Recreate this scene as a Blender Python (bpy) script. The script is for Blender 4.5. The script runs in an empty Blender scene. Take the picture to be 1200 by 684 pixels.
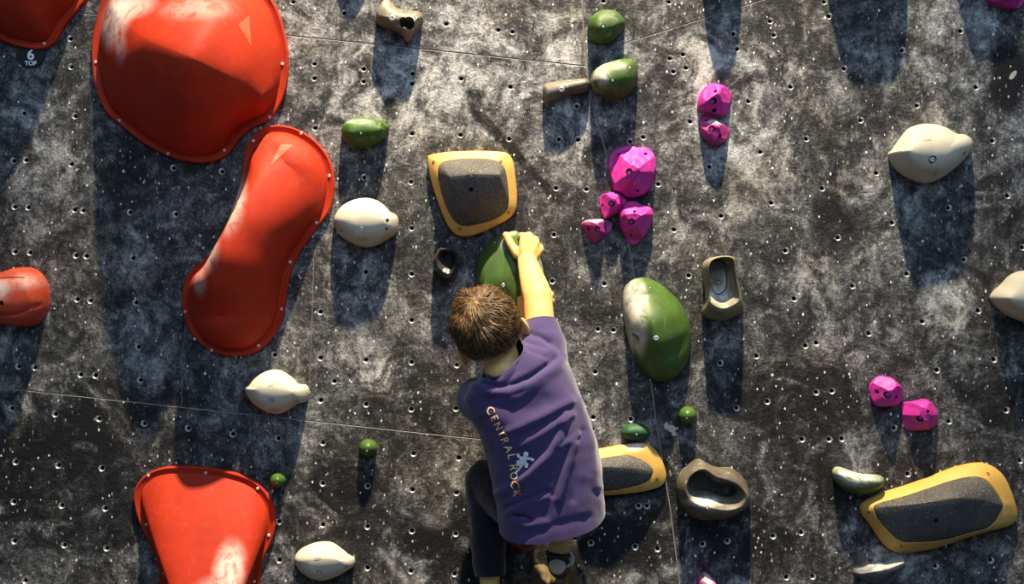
import bpy, bmesh, math, random
from mathutils import Vector, Matrix, noise
from mathutils.bvhtree import BVHTree
from mathutils.geometry import delaunay_2d_cdt, tessellate_polygon

random.seed(7)
SC = bpy.context.scene
COL = SC.collection
S, D, ZC = 450.0, 3.0, 1.75          # wall scale, camera distance, camera height
R = math.radians

# ------------------------------------------------------------------ coordinates
def W(px, py, d=0.0):
    """point at distance d in front of the wall (wall plane is y = 0)"""
    k = (D - d) / D / S
    return Vector(((px - 600) * k, -d, ZC + (342 - py) * k))

CAM = Vector((0, -D, ZC))

def to_px(v):
    k = S * D / (D + v.y)
    return 600 + v.x * k, 342 - (v.z - ZC) * k

def sc(pts, ox, oy, f):
    return [(ox + x * f, oy + y * f) for x, y in pts]

# ------------------------------------------------------------------ materials
def new_mat(name):
    m = bpy.data.materials.new(name); m.use_nodes = True
    nt = m.node_tree; b = nt.nodes['Principled BSDF']
    return m, nt, b

class NB:
    """small node builder"""
    def __init__(s, nt): s.nt = nt
    def n(s, t, **kw):
        x = s.nt.nodes.new(t)
        for k, v in kw.items(): setattr(x, k, v)
        return x
    def l(s, a, b): s.nt.links.new(a, b)
    def put(s, sock, v):
        if isinstance(v, bpy.types.NodeSocket): s.l(v, sock)
        else: sock.default_value = v
    def math(s, op, a, b=0.0, clamp=False):
        x = s.n('ShaderNodeMath', operation=op); x.use_clamp = clamp
        s.put(x.inputs[0], a); s.put(x.inputs[1], b)
        return x.outputs[0]
    def noise(s, vec, scale, detail=4, rough=.55, dist=0.0):
        x = s.n('ShaderNodeTexNoise')
        s.l(vec, x.inputs['Vector']); x.inputs['Scale'].default_value = scale
        x.inputs['Detail'].default_value = detail; x.inputs['Roughness'].default_value = rough
        x.inputs['Distortion'].default_value = dist
        return x.outputs['Fac']
    def ramp(s, f, stops, interp='LINEAR'):
        x = s.n('ShaderNodeValToRGB'); x.color_ramp.interpolation = interp
        e = x.color_ramp.elements
        while len(e) < len(stops): e.new(.5)
        for i, (p, c) in enumerate(stops):
            e[i].position = p; e[i].color = (c[0], c[1], c[2], 1) if not isinstance(c, float) else (c, c, c, 1)
        s.l(f, x.inputs[0]); return x.outputs[0]
    def mix(s, f, a, b, mode='MIX'):
        x = s.n('ShaderNodeMix', data_type='RGBA', blend_type=mode)
        s.put(x.inputs[0], f)
        for sock, v in ((x.inputs[6], a), (x.inputs[7], b)):
            if isinstance(v, tuple): v = (*v[:3], 1)
            s.put(sock, v)
        return x.outputs[2]
    def mapping(s, vec, loc=(0,0,0), rot=(0,0,0), scale=(1,1,1), vt='POINT'):
        x = s.n('ShaderNodeMapping', vector_type=vt); s.l(vec, x.inputs['Vector'])
        x.inputs['Location'].default_value = loc; x.inputs['Rotation'].default_value = rot
        x.inputs['Scale'].default_value = scale
        return x.outputs[0]
    def smooth(s, v, a, b):
        x = s.n('ShaderNodeMapRange', interpolation_type='SMOOTHSTEP')
        s.l(v, x.inputs[0]); x.inputs[1].default_value = a; x.inputs[2].default_value = b
        return x.outputs[0]
    def blob(s, vec, c, rad, rot=0.0):
        """soft ellipse mask (1 inside) in the wall plane"""
        m = s.mapping(vec, loc=c, rot=(0, rot, 0), scale=rad, vt='TEXTURE')
        l = s.n('ShaderNodeVectorMath', operation='LENGTH'); s.l(m, l.inputs[0])
        return s.smooth(l.outputs['Value'], 1.0, 0.25)
    def bump(s, h, strength, dist, b):
        x = s.n('ShaderNodeBump'); x.inputs['Strength'].default_value = strength
        x.inputs['Distance'].default_value = dist
        s.l(h, x.inputs['Height']); s.l(x.outputs[0], b.inputs['Normal'])

CHALK = (.72, .69, .60)

def hold_mat(name, col, var=.25, rough=.55, chalk=(), grain=.0006, gscale=350, col2=None, dscale=45, dust=.12, spec=.4):
    """moulded plastic with mottling, fine grain and chalk smears or painted lit spots [(local xyz, radius, strength)]"""
    m, nt, b = new_mat(name); N = NB(nt)
    co = N.n('ShaderNodeTexCoord').outputs['Object']
    n1 = N.noise(co, 14, 5, .6, .4)
    c2 = col2 or tuple(c * (1 - var) for c in col)
    base = N.mix(N.smooth(n1, .35, .65), col, c2)
    n2 = N.noise(co, dscale, 6, .7)
    d = N.math('MULTIPLY', N.smooth(n2, .52, .78), dust)
    base = N.mix(d, base, CHALK)
    n3 = N.noise(co, 30, 5, .65, .8)
    for c, rad, st in chalk:
        k = N.blob(co, tuple(c), rad if isinstance(rad, tuple) else (rad, rad, rad))
        k = N.math('MULTIPLY', k, N.smooth(n3, .25, .6)); k = N.math('MULTIPLY', k, st)
        base = N.mix(k, base, CHALK)
    N.l(base, b.inputs['Base Color'])
    b.inputs['Roughness'].default_value = rough
    b.inputs['Specular IOR Level'].default_value = spec
    if grain: N.bump(N.noise(co, gscale, 3, .6), .6, grain, b)
    return m

def plain(name, col, rough=.5, metal=0.0, spec=.5):
    m, nt, b = new_mat(name); N = NB(nt)
    co = N.n('ShaderNodeTexCoord').outputs['Object']
    f = N.noise(co, 60, 4)
    N.l(N.mix(f, tuple(c * .85 for c in col), tuple(min(1, c * 1.12) for c in col)), b.inputs['Base Color'])
    b.inputs['Roughness'].default_value = rough; b.inputs['Metallic'].default_value = metal
    b.inputs['Specular IOR Level'].default_value = spec
    return m

M = {}
M['zinc'] = plain('zinc', (.72, .71, .68), .38, .7)
M['steel'] = plain('steel', (.74, .73, .69), .4, .25)
M['hole'] = plain('hole_black', (.006, .006, .006), .9)
M['screw'] = plain('screw_steel', (.8, .76, .7), .4, .5)

def wall_mat():
    m, nt, b = new_mat('painted_climbing_wall'); N = NB(nt)
    pos = N.n('ShaderNodeTexCoord').outputs['Object']
    def w(px, py):
        v = W(px, py); return (v.x, 0, v.z)
    # large cloudy sponge-work
    big = N.noise(pos, 2.6, 6, .62, .9)
    mid = N.noise(pos, 9, 8, .68, 1.2)
    st1 = N.noise(N.mapping(pos, rot=(0, R(28), 0), scale=(46, 46, 14)), 1.0, 5, .7, .5)
    st2 = N.noise(N.mapping(pos, rot=(0, R(-35), 0), scale=(52, 52, 12)), 1.0, 5, .7, .5)
    wisp = N.noise(pos, 19, 7, .66, 2.4)
    v = N.math('MULTIPLY', big, .36); v = N.math('ADD', v, N.math('MULTIPLY', mid, .56))
    v = N.math('ADD', v, N.math('SUBTRACT', N.math('MULTIPLY', wisp, .36), .25))
    v = N.math('ADD', v, N.math('MULTIPLY', N.math('ADD', st1, st2), .14))
    fine = N.noise(pos, 150, 3, .7); grit = N.noise(pos, 55, 5, .75, .6)
    v = N.math('ADD', v, N.math('MULTIPLY', N.math('SUBTRACT', fine, .5), .30))
    v = N.math('ADD', v, N.math('MULTIPLY', N.math('SUBTRACT', grit, .5), .26))
    # hand-placed cloudy patches: + chalky, - bare dark paint; broad ones paint light falling off downward
    for px, py, rx, rz, a, st in (
        (430, 430, 75, 45, 15, .10), (560, 90, 420, 170, 0, .045), (980, 110, 260, 150, 0, .035), (560, 420, 40, 30, 0, .04), (500, 590, 60, 35, 0, .05), (860, 90, 120, 80, 0, .07),
        (900, 185, 90, 50, 30, .05), (1105, 355, 55, 60, 0, .12), (1000, 400, 90, 50, 20, .05), (950, 320, 60, 50, 0, .07),
        (600, 60, 160, 90, 0, .06), (470, 110, 130, 80, 0, .05), (420, 330, 50, 70, 0, .05), (50, 180, 70, 100, 0, .05),
        (680, 170, 60, 60, 0, .06), (790, 250, 60, 60, 0, .05), (1140, 30, 60, 60, 0, .06), (640, 440, 60, 40, 0, -.02), (160, 620, 60, 40, 0, .04),
        (1000, 545, 60, 45, 0, .05), (1045, 655, 60, 35, 0, .09), (280, 290, 70, 90, 0, -.02), (150, 300, 60, 60, 0, .04),
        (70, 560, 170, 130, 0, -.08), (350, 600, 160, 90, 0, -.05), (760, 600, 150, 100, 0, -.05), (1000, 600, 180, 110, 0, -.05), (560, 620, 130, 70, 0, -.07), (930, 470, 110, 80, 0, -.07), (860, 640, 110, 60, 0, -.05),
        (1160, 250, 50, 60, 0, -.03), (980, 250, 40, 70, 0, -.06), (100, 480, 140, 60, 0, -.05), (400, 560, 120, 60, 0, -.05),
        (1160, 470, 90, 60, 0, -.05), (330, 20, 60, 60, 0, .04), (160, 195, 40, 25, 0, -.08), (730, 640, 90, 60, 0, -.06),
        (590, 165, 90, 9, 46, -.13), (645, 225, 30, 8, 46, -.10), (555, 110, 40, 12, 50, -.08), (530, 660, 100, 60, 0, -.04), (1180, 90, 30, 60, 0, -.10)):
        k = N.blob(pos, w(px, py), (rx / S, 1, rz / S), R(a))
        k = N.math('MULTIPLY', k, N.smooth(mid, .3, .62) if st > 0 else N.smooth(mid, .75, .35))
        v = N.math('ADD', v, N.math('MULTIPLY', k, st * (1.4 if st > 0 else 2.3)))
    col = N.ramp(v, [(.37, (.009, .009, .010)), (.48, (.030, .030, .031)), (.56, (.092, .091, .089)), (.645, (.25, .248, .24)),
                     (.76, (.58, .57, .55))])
    # warm brown sponge tint
    tint = N.smooth(N.noise(pos, 3.4, 4, .6, .5), .45, .7)
    col = N.mix(N.math('MULTIPLY', tint, .45), col, (1.0, .86, .62), 'MULTIPLY')
    # chalk prints
    cn = N.smooth(N.noise(pos, 40, 5, .7), .35, .62)
    for px, py, rx, rz, a, st in ((508, 608, 26, 15, 10, .30), (543, 637, 11, 11, 0, .35), (457, 650, 13, 9, 0, .22), (345, 545, 25, 40, 0, .10),
                                  (1103, 350, 38, 26, 0, .30), (1045, 660, 50, 26, 0, .30), (1000, 537, 32, 20, 0, .18), (940, 320, 20, 18, 0, .22),
                                  (430, 395, 40, 22, 35, .20), (335, 640, 10, 26, -30, .16), (700, 105, 10, 26, 0, .25),
                                  (1000, 55, 14, 36, 15, .18), (1040, 70, 8, 28, -12, .22), (1150, 40, 26, 30, 0, .25)):
        k = N.blob(pos, w(px, py), (rx / S, 1, rz / S), R(a))
        col = N.mix(N.math('MULTIPLY', N.math('MULTIPLY', k, cn), st), col, (.62, .62, .60))
    # flaked-off chips
    for px, py, rx, rz, a in ((1187, 88, 9, 4, -50), (787, 502, 8, 6, 20), (781, 499, 4, 6, 0), (790, 508, 4, 4, 0)):
        k = N.blob(pos, w(px, py), (rx / S, 1, rz / S), R(a))
        k = N.smooth(N.math('ADD', k, N.math('MULTIPLY', N.math('SUBTRACT', fine, .5), .9)), .2, .5)
        col = N.mix(k, col, (.55, .50, .40))
    # scattered pale flecks: chipped paint, plus painted glints of grazing light on bumps
    def flecks(scale, rot, thr, lo, hi):
        vo = N.n('ShaderNodeTexVoronoi'); N.l(N.mapping(pos, rot=(0, rot, 0), scale=scale), vo.inputs['Vector'])
        vo.inputs['Scale'].default_value = 1.0; vo.inputs['Randomness'].default_value = 1.0
        sep = N.n('ShaderNodeSeparateColor'); N.l(vo.outputs['Color'], sep.inputs[0])
        keep = N.math('GREATER_THAN', sep.outputs[0], thr)
        rad = N.math('ADD', N.math('MULTIPLY', sep.outputs[1], hi - lo), lo)
        ins = N.math('LESS_THAN', vo.outputs['Distance'], rad)
        return N.math('MULTIPLY', keep, ins)
    f1 = flecks((36, 36, 26), R(15), .55, .04, .105)
    f2 = flecks((64, 64, 44), R(-20), .55, .05, .15)
    f3 = flecks((115, 115, 52), R(22), .60, .08, .25)
    fl = N.math('MAXIMUM', f1, f2)
    col = N.mix(N.math('MULTIPLY', f3, .5), col, (.5, .48, .43))
    col = N.mix(N.math('MULTIPLY', fl, .9), col, (.82, .80, .75))
    N.l(col, b.inputs['Base Color'])
    b.inputs['Roughness'].default_value = .72; b.inputs['Specular IOR Level'].default_value = .25
    h = N.math('ADD', N.math('MULTIPLY', fine, .5), N.math('MULTIPLY', N.math('ADD', st1, st2), .5))
    N.bump(N.math('ADD', h, N.math('MULTIPLY', grit, 1.2)), .6, .005, b)
    return m
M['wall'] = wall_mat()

# ------------------------------------------------------------------ object helpers
def mesh_obj(name, verts, faces, mat, parent=None, loc=None, smooth=True, angle=None):
    me = bpy.data.meshes.new(name)
    o_ = Vector(loc) if loc is not None else Vector((0, 0, 0))
    me.from_pydata([tuple(Vector(v) - o_) for v in verts], [], faces); me.update()
    bm = bmesh.new(); bm.from_mesh(me)
    bmesh.ops.remove_doubles(bm, verts=bm.verts, dist=1e-5)
    ng = [f for f in bm.faces if len(f.verts) > 8]
    if ng: bmesh.ops.triangulate(bm, faces=ng, ngon_method='BEAUTY')
    bmesh.ops.recalc_face_normals(bm, faces=bm.faces); bm.to_mesh(me); bm.free()
    return link(name, me, mat, parent, smooth, angle, loc if parent is None else None)

def link(name, me, mat, parent=None, smooth=True, angle=None, loc=None):
    if mat and not me.materials: me.materials.append(mat)
    if smooth:
        me.shade_smooth()
        if angle: me.set_sharp_from_angle(angle=R(angle))
    o = bpy.data.objects.new(name, me); COL.objects.link(o)
    if parent is not None: o.parent = parent
    if loc is not None: o.location = loc
    return o

def empty(name, loc, label, cat, group=None):
    o = bpy.data.objects.new(name, None); COL.objects.link(o); o.location = loc
    o.empty_display_size = .02
    return tag(o, label, cat, group)

def tag(o, label, cat, group=None):
    o['label'] = label; o['category'] = cat
    if group: o['group'] = group
    return o

def world_bvh(o, off):
    me = o.data
    return BVHTree.FromPolygons([v.co + off for v in me.vertices], [tuple(p.vertices) for p in me.polygons])

def cast(bvh, px, py):
    d = (W(px, py) - CAM).normalized()
    p, n, i, t = bvh.ray_cast(CAM, d)
    if p is None: return None, None
    if n.dot(d) > 0: n = -n
    return p, n

# ------------------------------------------------------------------ outline maths
def catmull(pts, n=400):
    """closed smooth curve through pts, resampled evenly to n points"""
    m = len(pts); out = []
    for i in range(m):
        p0, p1, p2, p3 = (Vector(pts[(i + k) % m]).to_2d() if not isinstance(pts[0], Vector) else pts[(i + k) % m] for k in (-1, 0, 1, 2))
        for j in range(16):
            t = j / 16
            out.append(.5 * ((2 * p1) + (p2 - p0) * t + (2 * p0 - 5 * p1 + 4 * p2 - p3) * t * t + (3 * p1 - p0 - 3 * p2 + p3) * t ** 3))
    return resample(out, n)

def resample(pts, n):
    m = len(pts); L = [0]
    for i in range(m): L.append(L[-1] + (pts[(i + 1) % m] - pts[i]).length)
    out = []; k = 0
    for i in range(n):
        s = L[-1] * i / n
        while L[k + 1] < s: k += 1
        f = (s - L[k]) / max(1e-12, L[k + 1] - L[k])
        out.append(pts[k].lerp(pts[(k + 1) % m], f))
    return out

def flat(px, py, d):                     # wall-plane 2D coordinates of a point seen at depth d
    v = W(px, py, d); return Vector((v.x, v.z))

def outline2d(pts, dsil, n):
    return catmull([flat(x, y, dsil) for x, y in pts], n)

def inset(pts, w):
    n = len(pts); area = sum(pts[i].x * pts[(i + 1) % n].y - pts[(i + 1) % n].x * pts[i].y for i in range(n))
    sg = 1 if area > 0 else -1; out = []
    for i in range(n):
        t = (pts[(i + 2) % n] - pts[i - 2]); t.normalize()
        out.append(pts[i] + Vector((-t.y, t.x)) * sg * w)
    return out

def spine_map(out, spine):
    """nearest point (smoothed) on the spine for every outline point; spine = [(x, z, h)]"""
    if len(spine) == 1: return [Vector(spine[0])] * len(out)
    dense = []
    for a, b in zip(spine[:-1], spine[1:]):
        for j in range(24): dense.append(Vector(a).lerp(Vector(b), j / 24))
    dense.append(Vector(spine[-1]))
    # smooth the spine itself
    for _ in range(30):
        dense = [dense[0]] + [(dense[i - 1] + dense[i] * 2 + dense[i + 1]) / 4 for i in range(1, len(dense) - 1)] + [dense[-1]]
    idx = [min(range(len(dense)), key=lambda k: (dense[k].to_2d() - p).length_squared) for p in out]
    n = len(idx); f = [float(i) for i in idx]
    for _ in range(max(4, n // 20)):
        f = [(f[i - 1] + 2 * f[i] + f[(i + 1) % n]) / 4 for i in range(n)]
    res = []
    for v in f:
        k = min(int(v), len(dense) - 2); res.append(dense[k].lerp(dense[k + 1], v - k))
    return res

def dome(out, spine, a=2.0, b=.5, K=18, h0=0.0, skirt=True, hfun=None, nz=0.0, nscale=30, seed=0, cap=True):
    """rings from the outline up onto the spine.  returns verts, faces (world coordinates)"""
    n = len(out); sp = spine_map(out, spine); V = []; F = []
    rows = []
    if skirt:
        rows.append([len(V) + i for i in range(n)]); V += [Vector((p.x, .002, p.y)) for p in out]
    for k in range(K + 1):
        t = k / K; tt = (1 - (1 - t) ** 1.35 if b < .9 else t) * (.972 if cap else 1)
        row = []
        for i, p in enumerate(out):
            q = p.lerp(sp[i].to_2d(), tt)
            h = h0 + (sp[i].z - h0) * (1 - (1 - tt) ** a) ** b
            if hfun: h = hfun(q.x, q.y, h, tt)
            if nz:
                h += nz * noise.noise(Vector((q.x * nscale + seed, q.y * nscale, h * nscale))) * min(1, t * 5)
            row.append(len(V)); V.append(Vector((q.x, -h, q.y)))
        rows.append(row)
    for r0, r1 in zip(rows[:-1], rows[1:]):
        for i in range(n):
            j = (i + 1) % n; F.append((r0[i], r0[j], r1[j], r1[i]))
    F.append(tuple(reversed(rows[0]))); 
    if cap: F.append(tuple(rows[-1]))
    return V, F

def rings(rowlist, cap=True, first_cap=False):
    V = []; F = []; n = len(rowlist[0])
    for r in rowlist: V += r
    for k in range(len(rowlist) - 1):
        for i in range(n):
            j = (i + 1) % n; F.append((k * n + i, k * n + j, (k + 1) * n + j, (k + 1) * n + i))
    if cap:
        c = len(V); V.append(sum(rowlist[-1], Vector()) / n); b = (len(rowlist) - 1) * n
        for i in range(n): F.append((b + i, b + (i + 1) % n, c))
    if first_cap:
        c = len(V); V.append(sum(rowlist[0], Vector()) / n)
        for i in range(n): F.append(((i + 1) % n, i, c))
    return V, F

def spn(pts):
    return [(*flat(x, y, h), h) for x, y, h in pts]

# ------------------------------------------------------------------ bolts, holes, marks
def axis_frame(n):
    n = n.normalized(); u = n.orthogonal().normalized(); return u, n.cross(u), n

def lathe(c, n, prof, seg=20):
    """prof = [(radius, height along n)]"""
    u, v, w = axis_frame(n); rows = []
    for r, h in prof:
        rows.append([c + u * (r * math.cos(2 * math.pi * i / seg)) + v * (r * math.sin(2 * math.pi * i / seg)) + w * h for i in range(seg)])
    return rings(rows, True, True)

def cut(obj, cutters):
    """boolean-drill cylinders (local coords) out of obj"""
    if not cutters: return
    V = []; F = []
    for c, n, r, dep in cutters:
        v, f = lathe(c, n, [(r, -dep), (r, .004), (r * 1.25, .009)], 20); o = len(V)
        V += v; F += [tuple(i + o for i in q) for q in f]
    me = bpy.data.meshes.new('cutter'); me.from_pydata([tuple(v) for v in V], [], F); me.update()
    bm = bmesh.new(); bm.from_mesh(me); bmesh.ops.recalc_face_normals(bm, faces=bm.faces); bm.to_mesh(me); bm.free()
    me.materials.append(obj.data.materials[0])
    c = bpy.data.objects.new('cutter', me); COL.objects.link(c); c.matrix_world = obj.matrix_world
    md = obj.modifiers.new('drill', 'BOOLEAN'); md.object = c; md.operation = 'DIFFERENCE'; md.solver = 'EXACT'; md.use_self = True
    bpy.context.view_layer.update()
    dg = bpy.context.evaluated_depsgraph_get(); ne = bpy.data.meshes.new_from_object(obj.evaluated_get(dg))
    obj.modifiers.clear()
    if len(ne.polygons) > 50:
        nm = obj.data.name; old = obj.data; obj.data = ne; ne.name = nm; bpy.data.meshes.remove(old)
        obj.data.shade_smooth(); obj.data.set_sharp_from_angle(angle=R(38))
    bpy.data.objects.remove(c)

def drill(root, body, holes):
    """holes = [(px, py, radius, kind)]: kind 'bolt' puts a socket bolt in, 'washer' a bolt with a bright washer, 'hole' leaves it empty"""
    loc = root.location.copy(); bv = world_bvh(body, loc); cs = []; fit = []
    for px, py, r, kind in holes:
        p, n = cast(bv, px, py)
        if p is None: continue
        n = (n * .55 + Vector((0, -1, 0)) * .45).normalized(); p = p - loc
        dep = min(.022, max(.006, -(p.y) * .7)) if kind in ('bolt', 'washer') else min(.020, max(.004, -p.y * .7))
        cs.append((p, n, r, dep)); fit.append((p, n, r, dep, kind))
    cut(body, cs)
    for p, n, r, dep, kind in fit:
        if kind == 'hole': continue
        c = p - n * (dep * .97 if kind == 'deep' else min(dep * .95, .0052))
        if kind == 'washer':
            v, f = lathe(c, n, [(r * .97, -.001), (r * .97, .0045), (r * .6, .006), (r * .52, .006), (r * .45, .002)], 20)
            mesh_obj('washer', v, f, M['zinc'], root, loc=(0, 0, 0), angle=30)
        v, f = lathe(c, n, [(r * .62, -.001), (r * .62, .004), (r * .5, .0055), (r * .3, .0055), (r * .28, .0015)], 12)
        o = mesh_obj('bolt', v, f, M['steel'], root, loc=(0, 0, 0), angle=30)

def stroke(pts, w):
    """thick polyline -> list of quads in px"""
    polys = []
    for (x0, y0), (x1, y1) in zip(pts[:-1], pts[1:]):
        d = Vector((x1 - x0, y1 - y0)); L = d.length; d.normalize(); nn = Vector((-d.y, d.x)) * w / 2
        k = max(1, int(L / 2.5))
        for i in range(k):
            a = Vector((x0, y0)) + d * L * i / k; b = Vector((x0, y0)) + d * L * (i + 1) / k
            polys.append([a + nn, b + nn, b - nn, a - nn])
    return polys

def decal(name, polys, bvh, mat, parent, loc, off=.0012, thick=.0):
    """thin print or moulded mark lying on a surface"""
    V = []; F = []
    for poly in polys:
        ids = []
        for p in poly:
            q, n = cast(bvh, p[0], p[1])
            if q is None: ids = None; break
            ids.append(len(V)); V.append(q + n * off - loc)
        if ids: F.append(tuple(ids))
    used = sorted({i for f in F for i in f}); mp = {u: k for k, u in enumerate(used)}
    if not F: return None
    return mesh_obj(name, [V[i] for i in used], [tuple(mp[i] for i in f) for f in F], mat, parent, loc=(0, 0, 0))

# ------------------------------------------------------------------ the wall
HOLES = []
def add_holes(ox, oy, s): 
    v = [float(t) for t in s.replace(';', ',').split(',')]
    for i in range(0, len(v), 2): HOLES.append((ox + v[i] / 3, oy + v[i + 1] / 3))
add_holes(0, 0, '247,135;250,234;83,397;264,407;47,565;91,562;250,576;278,572;1030,5;1030,29;1105,223;1105,274;1108,449;780,603;610,590')
add_holes(400, 0, '10,45;368,82;552,104;602,110;78,241;78,285;250,258;248,293;421,275;421,300;595,304;590,487;419,473;248,468;765,489;832,490;80,623;245,638;1155,204;1168,250;1062,481;1015,497;1115,646;862,664;755,660;1152,5;922,2;828,373')
add_holes(800, 0, '498,5;515,56;308,73;321,122;179,118;192,171;568,240;772,176;978,108;380,304;232,355;435,487;274,533;824,370;626,422;491,661;95,586;682,607;1090,494;1032,305;12,237;27,426;2,190')
add_holes(0, 228, '51,42;99,44;52,200;105,203;267,213;303,215;467,223;457,62;262,52;292,55;618,68;477,380;271,367;318,372;1120,262;1126,411;1127,573;486,535;335,635;283,632;65,604;122,607;493,652;650,672;965,563;1175,655')
add_holes(400, 228, '247,117;247,278;247,440;86,580;247,588;406,598;748,140;742,303;925,312;902,472;957,475;893,622;85,272;1170,122')
add_holes(800, 228, '312,28;136,74;362,196;546,150;737,98;935,46;990,228;789,277;597,320;393,365;417,360;655,487;432,530;471,520;260,566;844,445;895,616;1095,579;1040,407;1195,185;22,284;1143,3;132,592')
add_holes(0, 456, '40,67;194,87;348,103;507,120;662,137;818,158;978,173;1127,38;1135,187;1135,330;1135,475;48,395;68,395;217,408;370,418;50,533;78,535;226,547;375,558;88,672;205,267;358,277;980,465;982,600;55,255')
add_holes(400, 456, '87,52;246,69;403,67;403,88;254,225;413,241;250,352;405,363;92,340;92,482;248,497;402,507;92,627;244,638;398,648;886,98;882,140;1018,105;878,540;1033,553;1112,560;1045,410;1075,410')
add_holes(800, 456, '298,42;190,65;515,175;560,173;744,136;1138,73;937,112;1187,250;792,297;417,503;318,515;70,545;157,533;365,660;457,657;1084,601;890,622;525,5;470,10;420,175')
SEAMS = [([(-220, -18), (100, 16), (335, 41), (520, 60), (684, 77)], 1.8), ([(-220, 430), (0, 454), (280, 484), (570, 515), (776, 538)], 1.6),
         ([(679, -90), (684, 40), (692, 110), (713, 190), (740, 300), (757, 400), (770, 500), (785, 590), (797, 684), (808, 760)], 1.8),
         ([(688, 66), (730, 51), (830, 20), (990, -30)], 1.6), ([(368, 300), (365, 400), (361, 492)], 1.0), ([(218, 372), (214, 420), (213, 476)], 1.0)]

def seg_dist(p, a, b):
    ab = b - a; t = max(0, min(1, (p - a).dot(ab) / ab.length_squared)); return (p - a - ab * t).length

def build_wall():
    hs = []
    seam2 = [([flat(x, y, 0) for x, y in pl], w / S / 2) for pl, w in SEAMS]
    for x, y in HOLES:
        p = flat(x, y, 0)
        if any((p - q).length < .021 for q in hs): continue
        if any(seg_dist(p, a, b) < .014 for pl, w in seam2 for a, b in zip(pl[:-1], pl[1:])): continue
        hs.append(p)
    RO = .0088; NS = 14
    pts = []; edges = []
    x0, x1, z0, z1 = -2.6, 2.6, .0, 4.2
    nx, nz = 40, 34
    def near(p):
        return any((p - q).length < RO * 1.6 for q in hs) or any(seg_dist(p, a, b) < w + .004 for pl, w in seam2 for a, b in zip(pl[:-1], pl[1:]))
    for i in range(nx + 1):
        for j in range(nz + 1):
            p = Vector((x0 + (x1 - x0) * i / nx, z0 + (z1 - z0) * j / nz))
            if i in (0, nx) or j in (0, nz) or not near(p): pts.append(p)
    for q in hs:
        b = len(pts)
        pts += [q + Vector((math.cos(2 * math.pi * k / NS), math.sin(2 * math.pi * k / NS))) * RO for k in range(NS)]
        edges += [(b + k, b + (k + 1) % NS) for k in range(NS)]
    strips = []
    for pl, w in seam2:
        L = []; Rr = []
        for i, p in enumerate(pl):
            t = (pl[min(i + 1, len(pl) - 1)] - pl[max(i - 1, 0)]).normalized(); nn = Vector((-t.y, t.x)) * w
            L.append(p + nn); Rr.append(p - nn)
        b = len(pts); poly = L + Rr[::-1]; pts += poly
        edges += [(b + k, b + (k + 1) % len(poly)) for k in range(len(poly))]
        strips.append((L, Rr, pl))
    V, E, F, *_ = delaunay_2d_cdt(pts, edges, [], 0, 1e-6)
    def instrip(c):
        for L, Rr, pl in strips:
            for i in range(len(pl) - 1):
                q = [L[i], L[i + 1], Rr[i + 1], Rr[i]]; sgn = [((q[(k + 1) % 4] - q[k]).cross(c - q[k])) for k in range(4)]
                if all(s >= 0 for s in sgn) or all(s <= 0 for s in sgn): return True
        return False
    keep = []
    for f in F:
        c = sum((V[i] for i in f), Vector((0, 0))) / len(f)
        if any((c - q).length < RO * .96 for q in hs): continue
        if instrip(c): continue
        keep.append(tuple(f))
    V3 = [Vector((v.x, 0, v.y)) for v in V]; F3 = list(keep)
    # backing board behind the facing so the wall has thickness
    b = len(V3); yb = .06
    for x, z in ((x0, z0), (x1, z0), (x1, z1), (x0, z1)): V3 += [Vector((x, 0, z)), Vector((x, yb, z))]
    F3 += [(b, b + 1, b + 3, b + 2), (b + 2, b + 3, b + 5, b + 4), (b + 4, b + 5, b + 7, b + 6), (b + 6, b + 7, b + 1, b), (b + 1, b + 7, b + 5, b + 3)]
    me = bpy.data.meshes.new('wall_back'); me.from_pydata([tuple(v) for v in V3], [], F3); me.update()
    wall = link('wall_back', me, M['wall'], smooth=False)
    wall['kind'] = 'structure'
    wall['label'] = 'dark grey sponge-painted climbing wall peppered with bolt holes'
    # V-shaped panel joints
    for L, Rr, pl in strips:
        v = []; f = []
        for i in range(len(pl)):
            m = L[i].lerp(Rr[i], .35); v += [Vector((L[i].x, 0, L[i].y)), Vector((m.x, .003, m.y)), Vector((Rr[i].x, 0, Rr[i].y))]
        for i in range(len(pl) - 1):
            a = i * 3; f += [(a, a + 1, a + 4, a + 3), (a + 1, a + 2, a + 5, a + 4)]
        mesh_obj('panel_seam', v, f, M['seam'], wall, loc=(0, 0, 0), smooth=False)
    # threaded sockets behind each hole
    prof = [(RO, 0.0), (RO * .97, .0005), (RO * .60, .0048), (RO * .55, .0055), (RO * .55, .03)]
    def socket(q):
        rows = [[Vector((q.x + r * math.cos(2 * math.pi * k / NS), y, q.y + r * math.sin(2 * math.pi * k / NS))) for k in range(NS)] for r, y in prof]
        return rings(rows, True)
    v, f = socket(Vector((0, 0))); base = bpy.data.meshes.new('bolt_hole'); base.from_pydata([tuple(a) for a in v], [], f)
    base.materials.append(M['zinc']); base.materials.append(M['hole']); base.update()
    for p in base.polygons: p.material_index = 1 if p.center.y > .0052 else 0
    base.shade_smooth(); base.set_sharp_from_angle(angle=R(30))
    vis = [q for q in hs]
    def weight(q):                     # nearest to the middle of the view first
        return abs(q.x) * .6 + abs(q.y - ZC)
    vis.sort(key=weight)
    for q in vis[:100]:
        o = bpy.data.objects.new('bolt_hole', base); COL.objects.link(o); o.parent = wall; o.location = (q.x, 0, q.y)
    VV = []; FF = []; mi = []
    for q in vis[100:]:
        v, f = socket(q); o_ = len(VV); VV += v; FF += [tuple(i + o_ for i in t) for t in f]
    me = bpy.data.meshes.new('bolt_holes'); me.from_pydata([tuple(a) for a in VV], [], FF)
    me.materials.append(M['zinc']); me.materials.append(M['hole']); me.update()
    for p in me.polygons: p.material_index = 1 if p.center.y > .0052 else 0
    me.shade_smooth(); me.set_sharp_from_angle(angle=R(30))
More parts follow.
